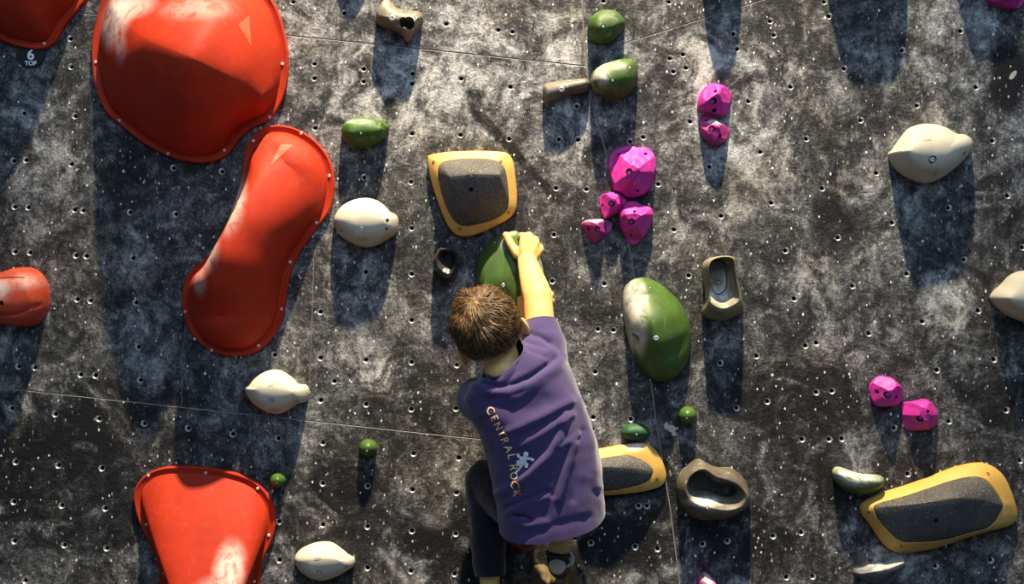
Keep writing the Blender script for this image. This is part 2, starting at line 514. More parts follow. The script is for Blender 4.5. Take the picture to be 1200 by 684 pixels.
    o = bpy.data.objects.new('bolt_holes', me); COL.objects.link(o); o.parent = wall; o['kind'] = 'stuff'
    return wall
M['seam'] = plain('seam_edge', (.26, .255, .24), .6)
WALL = build_wall()

# floor mat of the gym
fv = [(-2.6, .06, -.04), (2.6, .06, -.04), (2.6, -4.2, -.04), (-2.6, -4.2, -.04), (-2.6, .06, -.002), (2.6, .06, -.002), (2.6, -4.2, -.002), (-2.6, -4.2, -.002)]
fl = mesh_obj('floor', fv, [(0, 1, 2, 3), (4, 5, 6, 7), (0, 1, 5, 4), (1, 2, 6, 5), (2, 3, 7, 6), (3, 0, 4, 7)], plain('floor_mat', (.10, .105, .12), .8), smooth=False)
fl['kind'] = 'structure'; fl['label'] = 'dark padded floor mat below the climbing wall'

# ------------------------------------------------------------------ red fibreglass volumes
REDC = (.46, .032, .009)
def red_volume(outer, spine, label, screws, chalk=(), fw=8.5, step=.02, a=1.6, b=.72, tri=None, name='climbing_volume'):
    cx = sum(p[0] for p in outer) / len(outer); cy = sum(p[1] for p in outer) / len(outer)
    root = empty(name, W(cx, cy), label, 'climbing volume', 'red fibreglass volumes'); loc = root.location.copy()
    N = 160; out = outline2d(outer, .006, N); ins_ = inset(out, fw / S)
    mat = hold_mat('red_fibreglass', REDC, .15, .62, [(W(x, y, d) - loc, r, s) for x, y, d, r, s in chalk], .0003, 300, dust=.04, spec=.18)
    # flange with a rounded outer lip
    rows = []
    for w_, h in ((0, -.002), (0, .009), (.0015, .0125), (.004, .0135)):
        rows.append([Vector((p.x, -h, p.y)) for p in inset(out, w_)])
    rows.append([Vector((p.x, -.0105, p.y)) for p in inset(out, fw / S * .55)])
    rows.append([Vector((p.x, -.0100, p.y)) for p in ins_]); rows.append([Vector((p.x, .002, p.y)) for p in ins_])
    V, F = rings(rows, False)
    mesh_obj('flange', V, F, mat, root, loc=loc, angle=35).location = (0, 0, 0)
    V, F = dome(ins_, spn(spine), a, b, 26, .011, cap=False)
    body = mesh_obj('shell', V, F, mat, root, loc=loc, angle=50); body.location = (0, 0, 0)
    for x, y in screws:
        c = W(x, y, .011) - loc
        v, f = lathe(c, Vector((0, -1, 0)), [(.0042, -.002), (.0042, .0015), (.003, .0028), (.0012, .0028), (.001, .0012)], 12)
        mesh_obj('screw', v, f, M['screw'], root, loc=(0, 0, 0), angle=30)
    if tri:
        bv = world_bvh(body, loc)
        n = 6; A, B, C = (Vector(t) for t in tri); polys = []
        g = lambda i, j: A + (B - A) * i / n + (C - A) * j / n
        for i in range(n):
            for j in range(n - i):
                polys.append([g(i, j), g(i + 1, j), g(i, j + 1)])
                if j < n - i - 1: polys.append([g(i + 1, j), g(i + 1, j + 1), g(i, j + 1)])
        decal('triangle_mark', polys, bv, M['redmark'], root, loc, .0008)
    return root, body
M['redmark'] = hold_mat('scuffed_red', (.66, .085, .03), .2, .6, dust=.25)

red_volume([(125, -10), (113, 25), (108, 60), (112, 100), (124, 130), (140, 145), (165, 165), (195, 182), (225, 190), (250, 189), (268, 180), (279, 165), (296, 150),
            (316, 140), (330, 120), (337, 95), (338, 65), (333, 35), (322, 5), (300, -22), (255, -40), (200, -44), (155, -34)],
           [(140, 22, .09), (170, 46, .19), (222, 66, .24), (272, 90, .17), (306, 112, .09)],
           'largest red volume, a big rounded dome at the top with a shaded lower half',
           [(112, 73), (140, 141), (197, 180), (263, 176), (316, 137), (331, 75), (307, 5)],
           [(130, 20, .1, (.07, .3, .10), .75), (150, 5, .12, (.09, .3, .05), .5), (230, 10, .15, (.12, .3, .05), .25), (145, 60, .1, (.03, .3, .05), .3)], a=1.5, b=.8,
           tri=[(279, 29), (292, 18), (294, 54)])
red_volume([(320, 147), (345, 150), (370, 165), (387, 188), (392, 215), (387, 245), (370, 270), (352, 295), (341, 320), (336, 345), (333, 370), (322, 392),
            (300, 412), (275, 417), (250, 412), (228, 395), (216, 370), (214, 345), (221, 321), (240, 303), (259, 275), (274, 240), (284, 205), (287, 178), (300, 155)],
           [(335, 192, .075), (308, 212, .115), (280, 245, .155), (253, 295, .175), (245, 335, .155), (256, 370, .08)],
           'long kidney-shaped red volume slanting down beside the largest red dome',
           [(297, 165), (353, 156), (386, 206), (371, 261), (340, 307), (330, 362), (303, 405), (248, 410), (228, 397), (217, 365)],
           [(268, 235, .15, (.05, .3, .11), .75), (245, 290, .13, (.045, .3, .08), .65), (238, 330, .1, (.03, .3, .05), .4)],
           tri=[(329, 169), (343, 170), (317, 194)], a=1.9, b=.62)
red_volume([(157, 580), (165, 562), (182, 550), (205, 546), (240, 547), (280, 555), (305, 568), (320, 590), (323, 615), (318, 635), (309, 655), (304, 684), (304, 720),
            (292, 755), (255, 775), (215, 768), (192, 730), (188, 690), (185, 660), (175, 635), (163, 610)],
           [(222, 742, .17), (266, 748, .17)],
           'flaring red volume cut off by the bottom edge, its upper face lit',
           [(174, 557), (241, 554), (302, 572), (315, 627), (298, 681), (192, 671), (172, 614)],
           [(268, 668, .12, (.05, .3, .09), .85), (250, 700, .15, (.08, .3, .06), .6)], a=1.35, b=.95)
red_volume([(0, 46), (20, 54), (48, 58), (64, 51), (76, 31), (94, 9), (104, -8), (104, -60), (60, -100), (-20, -104), (-80, -60), (-66, 0), (-30, 32)],
           [(-20, -25, .13), (40, -40, .15)],
           'red volume cropped by the top left corner above the round number tag', [(52, 51)], a=1.5, b=.8)

# red rounded hold on the left edge
def groove(px_line, depth, wpx):
    ln = [flat(x, y, .05) for x, y in px_line]
    def f(x, z, h, t):
        p = Vector((x, z)); d = min(seg_dist(p, a, b) for a, b in zip(ln[:-1], ln[1:]))
        return h - depth * math.exp(-(d / (wpx / S)) ** 2) * min(1, t * 6)
    return f

def hold(name, label, outline, spine, mat, group, holes=(), a=2.0, b=.5, dsil=None, N=110, K=18, hfun=None, nz=0.0, nscale=30, seed=0, angle=None, part=None, cat='climbing hold', chalk=None):
    """a hold: one drilled body plus its bolts. mat may be a function(loc) so that chalk can be placed"""
    hm = max(s[2] for s in spine)
    cx = sum(p[0] for p in outline) / len(outline); cy = sum(p[1] for p in outline) / len(outline)
    root = empty(name, W(cx, cy), label, cat, group); loc = root.location.copy()
    m = mat(loc) if callable(mat) else mat
    V, F = dome(outline2d(outline, hm * .3 if dsil is None else dsil, N), spn(spine), a, b, K, 0, True, hfun, nz, nscale, seed)
    body = mesh_obj(part or 'grip', V, F, m, root, loc=loc, angle=angle); body.location = (0, 0, 0)
    bpy.context.view_layer.update()
    drill(root, body, holes)
    return root, body

def chalky(name, col, spots, **kw):
    return lambda loc: hold_mat(name, col, chalk=[(W(x, y, d) - loc, r, s) for x, y, d, r, s in spots], **kw)

g1 = groove([(-30, 331), (0, 328), (20, 326), (40, 327), (55, 334)], .006, 1.6); g2 = groove([(-40, 369), (0, 370), (25, 368), (42, 360), (56, 352)], .008, 2.0)
hold('climbing_hold', 'rounded red hold with two grooves on the left edge', [(-24, 322), (0, 318), (16, 313), (34, 314), (47, 324), (53, 341), (52, 362), (43, 377), (28, 383), (0, 380), (-26, 378), (-42, 350)],
     [(-12, 345, .10), (28, 343, .09)], chalky('red_plastic', (.60, .075, .03), [(-5, 340, .1, (.05, .3, .04), .7), (25, 330, .09, (.05, .2, .03), .35)], rough=.5),
     None, [(1, 355, .0065, 'hole')], a=2.6, b=.5, hfun=lambda x, z, h, t: g2(x, z, g1(x, z, h, t), t), K=26, N=140)

# ------------------------------------------------------------------ round number tag
def text_mesh(s, size, bold=0.0):
    cu = bpy.data.curves.new('t', 'FONT'); cu.body = s; cu.size = size; cu.offset = bold; cu.align_x = 'CENTER'; cu.align_y = 'CENTER'
    o = bpy.data.objects.new('t', cu); COL.objects.link(o); bpy.context.view_layer.update()
    me = bpy.data.meshes.new_from_object(o.evaluated_get(bpy.context.evaluated_depsgraph_get()))
    bpy.data.objects.remove(o); bpy.data.curves.remove(cu); return me

def build_tag():
    c = W(37, 62); r = .0385
    root = empty('route_tag', c, 'small round black tag reading 6 TOP under the corner red volume', 'sign')
    pts = [Vector((r * math.cos(t), r * math.sin(t))) for t in (2 * math.pi * k / 64 for k in range(64))]
    pts = [Vector((p.x, min(p.y, .0085))) for p in pts]
    rows = [[Vector((p.x * s, -y, p.y * s)) for p in pts] for s, y in ((1, -.001), (1, .004), (.97, .005))]
    V, F = rings(rows, True)
    mesh_obj('disc', V, F, plain('black_plastic', (.012, .012, .013), .45), root, loc=(0, 0, 0), angle=40)
    white = plain('white_print', (.88, .88, .86), .5)
    for name, s, size, dx, dz, bold in (('numeral', '6', .037, .0, -.0068, 1), ('lettering', 'TOP', .0155, .0, -.0285, 1)):
        me = text_mesh(s, size, .0010 if s == '6' else .0005)
        V = []; F = []
        for ox in (0,):
            b = len(V); V += [Vector((v.co.x + ox + dx, -.0056 - abs(ox) * .2, v.co.y + dz)) for v in me.vertices]; F += [tuple(i + b for i in p.vertices) for p in me.polygons]
        mesh_obj(name, V, F, white, root, loc=(0, 0, 0), smooth=False)
build_tag()

# ------------------------------------------------------------------ white lemon-shaped holds
def emblem_polys(cx, cy, s):
    P = []
    for pts in ([(0, 0), (-5, -4), (-8, -3)], [(-8, -3), (-5, -.5), (0, 1.5)], [(0, 0), (0, -6), (1.2, -6), (1.2, 0)], [(0, 0), (6, -4), (8, -3)], [(8, -3), (5, -.5), (0, 1.5)]):
        P += stroke([(cx + x * s, cy + y * s) for x, y in pts], 1.1)
    return P
M['emblem'] = plain('moulded_mark', (.40, .36, .29), .6)
def white_hold(label, outline, spine, holes, emb, es=1.0, slot=None, spots=(), name='climbing_hold'):
    root, body = hold(name, label, outline, spine, chalky('cream_plastic', (.56, .52, .40), spots, var=.14, rough=.65, dust=.2, grain=.0006, spec=.2), 'cream lemon-shaped holds', holes, a=2.1, b=.55)
    bv = world_bvh(body, root.location.copy())
    if emb: decal('emblem', emblem_polys(*emb, es), bv, M['emblem'], root, root.location.copy(), .0006)
    if slot: decal('moulded_mark', stroke([(slot[0] - 4 * es, slot[1]), (slot[0] + 4 * es, slot[1] - 1)], 2.2 * es), bv, M['emblem'], root, root.location.copy(), .0006)
    return root
white_hold('cream lemon-shaped hold between the long red volume and the black-topped yellow hold',
           [(390, 262), (391, 252), (400, 240), (416, 232), (433, 231), (447, 238), (456, 247), (464, 252), (466, 261), (464, 272), (455, 279), (440, 287), (425, 289), (408, 283), (396, 274)],
           [(413, 258, .07), (446, 258, .065)], [(423, 268, .0075, 'washer'), (454, 258, .005, 'hole'), (453, 268, .004, 'hole'), (399, 270, .003, 'hole')], (426, 281), .9, (421, 247))
white_hold('cream lemon-shaped hold just under the rounded tip of the long red volume',
           [(285, 456), (290, 451), (297, 443), (310, 435), (326, 434), (340, 442), (348, 450), (358, 452), (361, 460), (358, 471), (347, 474), (335, 482), (322, 486), (308, 482), (294, 472)],
           [(305, 456, .07), (342, 459, .06)], [(318, 469, .0065, 'bolt'), (348, 470, .004, 'hole')], (323, 481), .8, (317, 452))
white_hold('cream lemon-shaped hold low down, right of the flaring red volume',
           [(344, 657), (346, 650), (354, 643), (370, 637), (387, 637), (401, 646), (408, 652), (414, 655), (414, 664), (405, 671), (392, 678), (376, 682), (360, 677), (349, 668)],
           [(364, 656, .07), (395, 656, .065)], [(374, 670, .006, 'bolt'), (406, 664, .004, 'hole')], None, 1, (372, 655))
white_hold('largest cream lemon-shaped hold, high on the right',
           [(1044, 181), (1049, 174), (1058, 161), (1070, 148), (1090, 143), (1108, 147), (1122, 155), (1132, 156), (1141, 162), (1142, 173), (1134, 185), (1122, 197), (1108, 207), (1092, 213), (1074, 210), (1055, 199)],
           [(1070, 176, .09), (1112, 174, .085)], [(1093, 187, .0105, 'bolt'), (1130, 180, .006, 'hole')], (1096, 203), 1.15, (1087, 164))
white_hold('cream hold cut off by the right edge',
           [(1164, 349), (1168, 341), (1176, 334), (1188, 322), (1202, 317), (1222, 318), (1240, 332), (1250, 350), (1240, 368), (1222, 378), (1200, 376), (1182, 368), (1170, 358)],
           [(1185, 349, .08), (1225, 348, .08)], [], None)

# ------------------------------------------------------------------ green holds
GRN = (.060, .118, .020)
GR = 'green holds'
def gm(spots=(), col=GRN, **kw):
    k = dict(var=.35, rough=.55, dust=.26, spec=.3); k.update(kw)
    return chalky('green_plastic', col, spots, **k)
hold('climbing_hold', 'small dark green hold above the upper left cream hold', [(399, 155), (403, 143), (417, 137), (433, 137), (446, 140), (455, 146), (454, 156), (445, 166), (430, 171), (412, 170), (402, 164)],
     [(415, 153, .06), (442, 152, .055)], gm([(420, 142, .05, (.05, .2, .012), .35)], col=(.05, .125, .015)), GR, [(423, 156, .0055, 'bolt'), (448, 146, .003, 'hole')], hfun=groove([(441, 134), (443, 146), (456, 152)], .003, 1.5))
hold('climbing_hold', 'green rounded hold at the very top, above another green hold', [(689, 31), (693, 19), (704, 11), (720, 11), (730, 19), (733, 28), (727, 40), (714, 49), (701, 51), (692, 45)],
     [(704, 30, .065), (718, 29, .06)], gm(), GR, [(707, 31, .006, 'bolt')])
hold('climbing_hold', 'chalky green hold touching the end of the thin grey bar hold', [(692, 96), (695, 83), (707, 73), (725, 68), (741, 68), (748, 77), (748, 95), (740, 108), (723, 115), (706, 112), (696, 105)],
     [(708, 92, .075), (730, 88, .07)], gm([(700, 88, .06, (.045, .2, .05), .55), (715, 75, .06, (.05, .2, .02), .35)]), GR, [(718, 94, .0062, 'bolt'), (738, 79, .0055, 'bolt')])
hold('climbing_hold', 'large green egg-shaped hold with a chalked left side, right of the boy', [(731, 348), (735, 333), (748, 324), (765, 327), (785, 340), (802, 360), (811, 385), (811, 412), (803, 434), (786, 447), (767, 446), (750, 431), (738, 402), (732, 372)],
     [(757, 345, .055), (763, 375, .095), (772, 405, .09), (782, 420, .06)], gm([(742, 355, .05, (.048, .3, .09), .9), (745, 395, .05, (.035, .3, .08), .8)], var=.25, dust=.1, rough=.42), GR,
     [(769, 396, .0075, 'washer'), (762, 337, .004, 'bolt')], a=1.7, b=.62, K=24)
for px, py, r, lab in ((431, 525, 11, 'small green ball hold with open wall around it, below the scraped panel line'), (325, 563, 9.5, 'smallest green ball hold, beside the top of the flaring red volume'),
                       (806, 487, 11.5, 'small green ball hold below the large chalked green egg')):
    o = [(px + r * math.cos(t) * 1.0, py + r * .95 * math.sin(t)) for t in (k * math.pi / 5 for k in range(10))]
    hold('climbing_hold', lab, o, [(px, py, .038)], gm(col=(.06, .13, .018), dust=.1, rough=.35), GR, [(px - 1, py + 3, .005, 'bolt')], b=.5, a=2, N=64, K=14)
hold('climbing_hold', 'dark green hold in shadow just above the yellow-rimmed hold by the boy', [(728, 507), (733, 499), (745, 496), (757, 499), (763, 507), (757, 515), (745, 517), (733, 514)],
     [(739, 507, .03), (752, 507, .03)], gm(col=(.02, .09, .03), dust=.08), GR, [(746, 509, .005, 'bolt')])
hold('climbing_hold', 'pale chalked green banana-shaped hold left of the lower right yellow-rimmed hold', [(977, 556), (979, 549), (986, 548), (998, 552), (1012, 556), (1028, 557), (1036, 559), (1037, 567), (1027, 576), (1010, 580), (993, 576), (982, 567)],
     [(985, 556, .045), (1005, 564, .055), (1029, 565, .045)], gm([(1005, 558, .05, (.09, .3, .035), .9)], dust=.35), GR, [])

# three-faced green hold gripped by the boy
def build_ridged():
    base = [(601, 270), (613, 275), (625, 288), (634, 305), (638, 328), (637, 352), (628, 374), (612, 384), (592, 381), (573, 370), (560, 350), (556, 326), (558, 306), (568, 289), (583, 276)]
    leaf = [(591, 280, .055), (598, 292, .068), (605, 310, .078), (608, 330, .082), (607, 352, .08), (600, 368, .07), (588, 371, .068), (575, 362, .07), (568, 346, .078), (568, 327, .08), (574, 309, .076), (582, 294, .068)]
    N = 120
    root = empty('climbing_hold', W(597, 326), 'tall green hold with a ridged leaf-shaped front face, gripped by the boy', 'climbing hold', GR); loc = root.location.copy()
    o2 = outline2d(base, .01, N)
    l3 = catmull([W(*p) for p in leaf], N)
    # align the two loops by angle
    def ang(p, c): return math.atan2(p[1] - c[1], p[0] - c[0])
    rows = [[Vector((p.x, .002, p.y)) for p in o2]]
    for t in (0, .15, .35, .6, .85, 1):
        rows.append([Vector((p.x, 0, p.y)).lerp(q, t) + Vector((0, -.012 * math.sin(math.pi * t), 0)) for p, q in zip(o2, l3)])
    cen = sum(l3, Vector()) / N + Vector((0, -.008, 0))
    for t in (.3, .6, .85): rows.append([q.lerp(cen, t) for q in l3])
    V, F = rings(rows, True); F.append(tuple(range(N)))
    body = mesh_obj('grip', V, F, gm([(632, 320, .03, (.03, .2, .09), .9), (590, 285, .06, (.02, .2, .03), .3), (598, 270, .04, (.03, .2, .02), .4)], var=.2, dust=.10, rough=.38)(loc), root, loc=loc, angle=26); body.location = (0, 0, 0)
    bpy.context.view_layer.update()
    drill(root, body, [(590, 334, .006, 'washer'), (580, 284, .0045, 'bolt')])
    return world_bvh(body, loc)
GRIPPED = build_ridged()

# ------------------------------------------------------------------ yellow-rimmed holds with a black pad
M['yellow'] = hold_mat('yellow_plastic', (.66, .39, .085), .15, .5, dust=.12)
M['pad'] = hold_mat('black_grip', (.075, .071, .064), .3, .75, dust=.6, dscale=260, grain=.0016, gscale=220)
def yellow_hold(label, outer, inner, spine, rimh, holes, marks=(), chalk=()):
    cx = sum(p[0] for p in outer) / len(outer); cy = sum(p[1] for p in outer) / len(outer)
    root = empty('climbing_hold', W(cx, cy), label, 'climbing hold', 'yellow-rimmed holds with black pads'); loc = root.location.copy()
    N = 140; o2 = outline2d(outer, .012, N); i2 = outline2d(inner, rimh, N)
    k = min(range(N), key=lambda j: sum((o2[i * 10] - i2[(i * 10 + j) % N]).length for i in range(14))); i2 = i2[k:] + i2[:k]
    rows = [[Vector((p.x, .002, p.y)) for p in o2], [Vector((p.x, -.012, p.y)) for p in o2]]
    for t, h in ((.06, .0165), (.5, .016 + (rimh - .016) * .55), (.94, rimh), (1.0, rimh), (1.04, rimh - .003), (1.06, .002)):
        rows.append([Vector((p.x + (q.x - p.x) * t, -h, p.y + (q.y - p.y) * t)) for p, q in zip(o2, i2)])
    V, F = rings(rows, False)
    ym = M['yellow'] if not chalk else hold_mat('yellow_plastic', (.66, .39, .085), .15, .5, [(W(x, y, d) - loc, r, s) for x, y, d, r, s in chalk])
    rim = mesh_obj('rim', V, F, ym, root, loc=loc, angle=30); rim.location = (0, 0, 0)
    V, F = dome(i2, spn(spine), 1.5, .75, 20, rimh - .001, True, cap=False)
    pad = mesh_obj('pad', V, F, M['pad'], root, loc=loc, angle=60); pad.location = (0, 0, 0)
    bpy.context.view_layer.update()
    bv = world_bvh(rim, loc); off = loc
    for x, y, r in marks:
        p, n = cast(bv, x, y)
        if p is None: continue
        v, f = lathe(p - loc - n * .004, n, [(r, 0), (r, .0045), (r * .7, .005), (r * .6, .0035)], 12)
        mesh_obj('screw', v, f, M['darkscrew'], root, loc=(0, 0, 0), angle=30)
    drill(root, pad, holes)
    return root
M['darkscrew'] = plain('dark_screw', (.03, .025, .02), .5, .5)
yellow_hold('yellow-rimmed hold with a black pad, squarish, above the boy\'s raised hand',
            [(501, 188), (506, 181), (540, 177), (588, 178), (600, 186), (604, 206), (606, 236), (600, 252), (580, 265), (556, 275), (538, 276), (526, 266), (515, 241), (506, 214)],
            [(513, 200), (520, 190), (545, 186), (575, 187), (590, 195), (595, 215), (596, 240), (588, 252), (570, 260), (545, 265), (532, 258), (522, 240), (516, 220)],
            [(528, 207, .095), (555, 204, .122), (585, 205, .116)], .032, [(552, 222, .006, 'hole')], [(508, 190, .004), (587, 189, .004), (539, 268, .004), (596, 249, .004)])
C3 = lambda p: sc(p, 960, 530, .225)
yellow_hold('large elongated yellow-rimmed hold with a black pad in the lower right corner',
            C3([(217, 290), (240, 255), (330, 213), (480, 165), (600, 120), (720, 75), (830, 55), (900, 70), (960, 120), (1000, 200), (1030, 300), (1025, 352), (980, 385), (880, 410), (750, 450), (600, 500), (450, 520), (380, 510), (330, 470), (270, 380), (230, 330)]),
            C3([(283, 290), (310, 265), (420, 235), (560, 190), (680, 150), (790, 128), (860, 140), (910, 190), (950, 255), (955, 290), (890, 385), (780, 420), (650, 455), (500, 468), (420, 460), (350, 400), (300, 340)]),
            [(960 + x * .225, 530 + y * .225, h) for x, y, h in ((350, 286, .06), (500, 270, .095), (720, 236, .11), (870, 248, .075))], .045, [(1097, 610, .006, 'hole')],
            [(1158, 555, .0045), (1018, 600, .004), (1056, 640, .004)])
C2 = lambda p: sc(p, 690, 490, .1463)
yellow_hold('yellow-rimmed hold with a black pad half hidden behind the boy\'s shirt',
            C2([(-160, 330), (-60, 275), (80, 248), (260, 215), (440, 200), (520, 240), (580, 320), (620, 440), (610, 505), (560, 552), (400, 590), (200, 612), (100, 614), (-80, 600), (-160, 480)]),
            C2([(-100, 380), (-40, 345), (100, 322), (280, 297), (360, 308), (450, 350), (512, 410), (500, 470), (440, 520), (300, 560), (120, 585), (-40, 570), (-100, 480)]),
            [(690, 548, .06), (715, 547, .065), (742, 549, .05)], .03, [], [(690 + 545 * .1463, 490 + 490 * .1463, .004)], [(745, 524, .03, (.035, .2, .02), .8)])

# ------------------------------------------------------------------ pink rock holds
PK = (.56, .028, .30)
def facets(cx, cy, rpx, hmax, seed, n=7):
    rr = random.Random(seed); c = flat(cx, cy, hmax * .5); r = rpx / S; pl = []
    for i in range(n):
        th = 2 * math.pi * (i + rr.random() * .7) / n; m = rr.uniform(.45, 1.35) * hmax / r
        pl.append((math.cos(th), math.sin(th), m, hmax * rr.uniform(1.0, 1.30)))
    top = [(rr.uniform(-.25, .25), rr.uniform(-.35, .1), hmax * rr.uniform(.86, .98)) for _ in range(3)]
    def f(x, z, h, t):
        u, v = x - c.x, z - c.y
        hh = h
        for a, b, m, k in pl: hh = min(hh, k - m * (a * u + b * v))
        for a, b, k in top: hh = min(hh, k - (a * u + b * v))
        return max(hh, min(h, .004))
    return f
def pink(label, outline, h, holes, seed, light=False, crack=None, spots=(), col=PK):
    cx = sum(p[0] for p in outline) / len(outline); cy = sum(p[1] for p in outline) / len(outline)
    rp = math.sqrt(sum((p[0] - cx) ** 2 + (p[1] - cy) ** 2 for p in outline) / len(outline))
    ff = facets(cx, cy, rp, h, seed)
    g = groove(crack, .004, 1.1) if crack else None
    fn = (lambda x, z, hh, t: g(x, z, ff(x, z, hh, t), t)) if g else ff
    hold('climbing_hold', label, outline, [(cx, cy, h)], chalky('pink_plastic', col, spots, var=.18, rough=.5, dust=.12, grain=.0006, gscale=200), 'pink rock-shaped holds', holes,
         a=2.4, b=.5, N=120, K=30, hfun=fn, nz=.0022, nscale=55, seed=seed, angle=22)
A6 = lambda p: sc(p, 660, 150, .2193)
def h6(*a): return [(660 + x * .2193, 150 + y * .2193, r, k) for x, y, r, k in a]
pink('largest pink rock hold, at the top of the cluster of four', A6([(243, 180), (265, 122), (325, 92), (360, 85), (400, 98), (440, 95), (480, 120), (500, 165), (495, 230), (480, 310), (440, 350), (395, 368), (350, 372), (310, 350), (275, 330), (258, 270)]),
     .065, h6((352, 232, .009, 'deep'), (440, 137, .005, 'hole'), (298, 142, .004, 'hole'), (397, 335, .004, 'hole')), 3, crack=A6([(352, 370), (385, 260), (410, 245)]))
pink('pink rock hold wedged left under the largest one in the cluster', A6([(195, 375), (215, 352), (265, 340), (320, 355), (342, 378), (330, 412), (296, 448), (235, 485), (212, 465), (200, 430)]),
     .05, h6((260, 405, .0085, 'deep'), (308, 397, .0045, 'hole'), (210, 412, .0045, 'hole')), 5)
pink('lumpy-topped pink rock hold at the lower right of the cluster of four', A6([(300, 470), (315, 425), (345, 392), (385, 388), (430, 410), (470, 420), (485, 455), (475, 510), (440, 575), (395, 620), (355, 615), (335, 580), (310, 530)]),
     .06, h6((365, 500, .0085, 'deep'), (382, 445, .0045, 'hole'), (362, 573, .004, 'hole')), 11)
pink('small wedge-shaped dark pink hold with a pale chalked top edge, leftmost of the cluster', A6([(95, 515), (130, 490), (200, 485), (240, 490), (265, 510), (250, 555), (210, 590), (165, 612), (145, 595), (120, 560)]),
     .045, h6((182, 537, .007, 'deep'), (135, 538, .004, 'hole'), (222, 530, .004, 'hole')), 8, spots=[(660 + 170 * .2193, 150 + 492 * .2193, .03, (.05, .2, .008), .95)], col=(.36, .03, .2))
A5 = lambda p: sc(p, 810, 90, .1316)
def h5(*a): return [(810 + x * .1316, 90 + y * .1316, r, k) for x, y, r, k in a]
pink('pink rock hold stacked directly above a smaller notched pink one', A5([(60, 240), (80, 160), (130, 82), (190, 58), (270, 62), (330, 100), (370, 150), (360, 220), (340, 310), (290, 350), (180, 332), (100, 308), (65, 280)]),
     .05, h5((200, 215, .009, 'deep'), (215, 127, .0045, 'hole'), (205, 298, .006, 'hole')), 21)
pink('notched pink hold with a white chalked edge, tucked under another pink hold', A5([(85, 350), (130, 326), (200, 365), (270, 410), (350, 455), (345, 510), (320, 560), (260, 600), (200, 610), (140, 575), (100, 510), (80, 420)]),
     .045, h5((185, 460, .0085, 'deep'), (132, 390, .0045, 'hole'), (258, 525, .005, 'hole')), 14, col=(.42, .022, .2), spots=[(810 + 245 * .1316, 90 + 398 * .1316, .03, (.045, .2, .010), .95)])
A7 = lambda p: sc(p, 1010, 430, .1242)
def h7(*a): return [(1010 + x * .1242, 430 + y * .1242, r, k) for x, y, r, k in a]
pink('upper left of the paired pink holds low down, ridged across its top', A7([(80, 195), (120, 130), (165, 90), (240, 90), (300, 105), (350, 150), (400, 210), (390, 300), (350, 360), (250, 375), (150, 370), (100, 310)]),
     .05, h7((233, 262, .0095, 'deep'), (142, 230, .0055, 'hole'), (325, 285, .0055, 'hole')), 31)
pink('lower right of the paired pink holds low down, nearer the long yellow-rimmed hold', A7([(390, 370), (420, 335), (500, 325), (590, 305), (650, 320), (710, 380), (730, 480), (725, 550), (650, 590), (500, 605), (420, 575), (395, 480)]),
     .05, h7((545, 490, .0095, 'deep'), (625, 418, .005, 'hole')), 27)
pink('pink hold cut off by the top edge near the right corner', [(1157, -10), (1159, 1), (1172, 7), (1188, 10), (1201, 5), (1206, -14), (1186, -27), (1165, -24)], .05, [], 41, col=(.40, .02, .19))
pink('pale chalked tip of a pink hold at the bottom edge', [(817, 684), (822, 675), (827, 671), (834, 677), (841, 684), (842, 702), (828, 710), (816, 702)], .045, [], 44, spots=[(830, 678, .03, (.03, .2, .025), .9)])

# ------------------------------------------------------------------ weathered brown and grey holds
def bm_(name, col, spots=(), **kw):
    k = dict(var=.55, rough=.5, dust=.45, grain=.001); k.update(kw); return chalky(name, col, spots, **k)
C1 = lambda p: sc(p, 430, 0, .0877)
def dent(px, py, rx, ry, dep, rot=0):
    c = flat(px, py, .05); ca, sa = math.cos(rot), math.sin(rot)
    def f(x, z, h, t):
        u, v = x - c.x, z - c.y; u, v = u * ca + v * sa, -u * sa + v * ca
        e = math.sqrt((u * S / rx) ** 2 + (v * S / ry) ** 2)
        k = max(0.0, min(1.0, (1.25 - e) / .45)); k = k * k * (3 - 2 * k)
        return max(.004, h - dep * k)
    return f
d1, d2 = dent(473, 26.5, 4.2, 4.5, .05), dent(479.5, 27.5, 5, 6, .05)
hold('climbing_hold', 'weathered olive hold with a heart-shaped pocket at the top edge', C1([(120, 175), (150, 85), (215, -10), (270, -35), (310, -5), (335, 32), (380, 80), (450, 115), (560, 135), (680, 140), (730, 180), (745, 230), (720, 310), (680, 400), (620, 480), (570, 545), (510, 530), (480, 480), (350, 390), (200, 340), (130, 290)]),
     [(445, 17, .05), (460, 21, .06), (484, 27, .055)], bm_('olive_plastic', (.22, .20, .13), col2=(.10, .09, .07)), 'weathered holds', [(459.5, 21, .0085, 'washer'), (488, 20.5, .006, 'bolt')],
     hfun=lambda x, z, h, t: d2(x, z, d1(x, z, h, t), t), K=26, N=150, nz=.002, angle=60)
C4 = lambda p: sc(p, 620, 0, .19)
hold('climbing_hold', 'thin grey bar-shaped hold reaching left from the chalky green hold', C4([(85, 560), (95, 518), (150, 500), (230, 490), (330, 480), (368, 490), (378, 520), (352, 560), (290, 575), (220, 590), (160, 620), (115, 648), (93, 632)]),
     [(643, 108, .04), (662, 103, .045), (686, 97, .035)], bm_('grey_plastic', (.19, .17, .13)), 'weathered holds', [(658, 104.5, .0082, 'washer')])
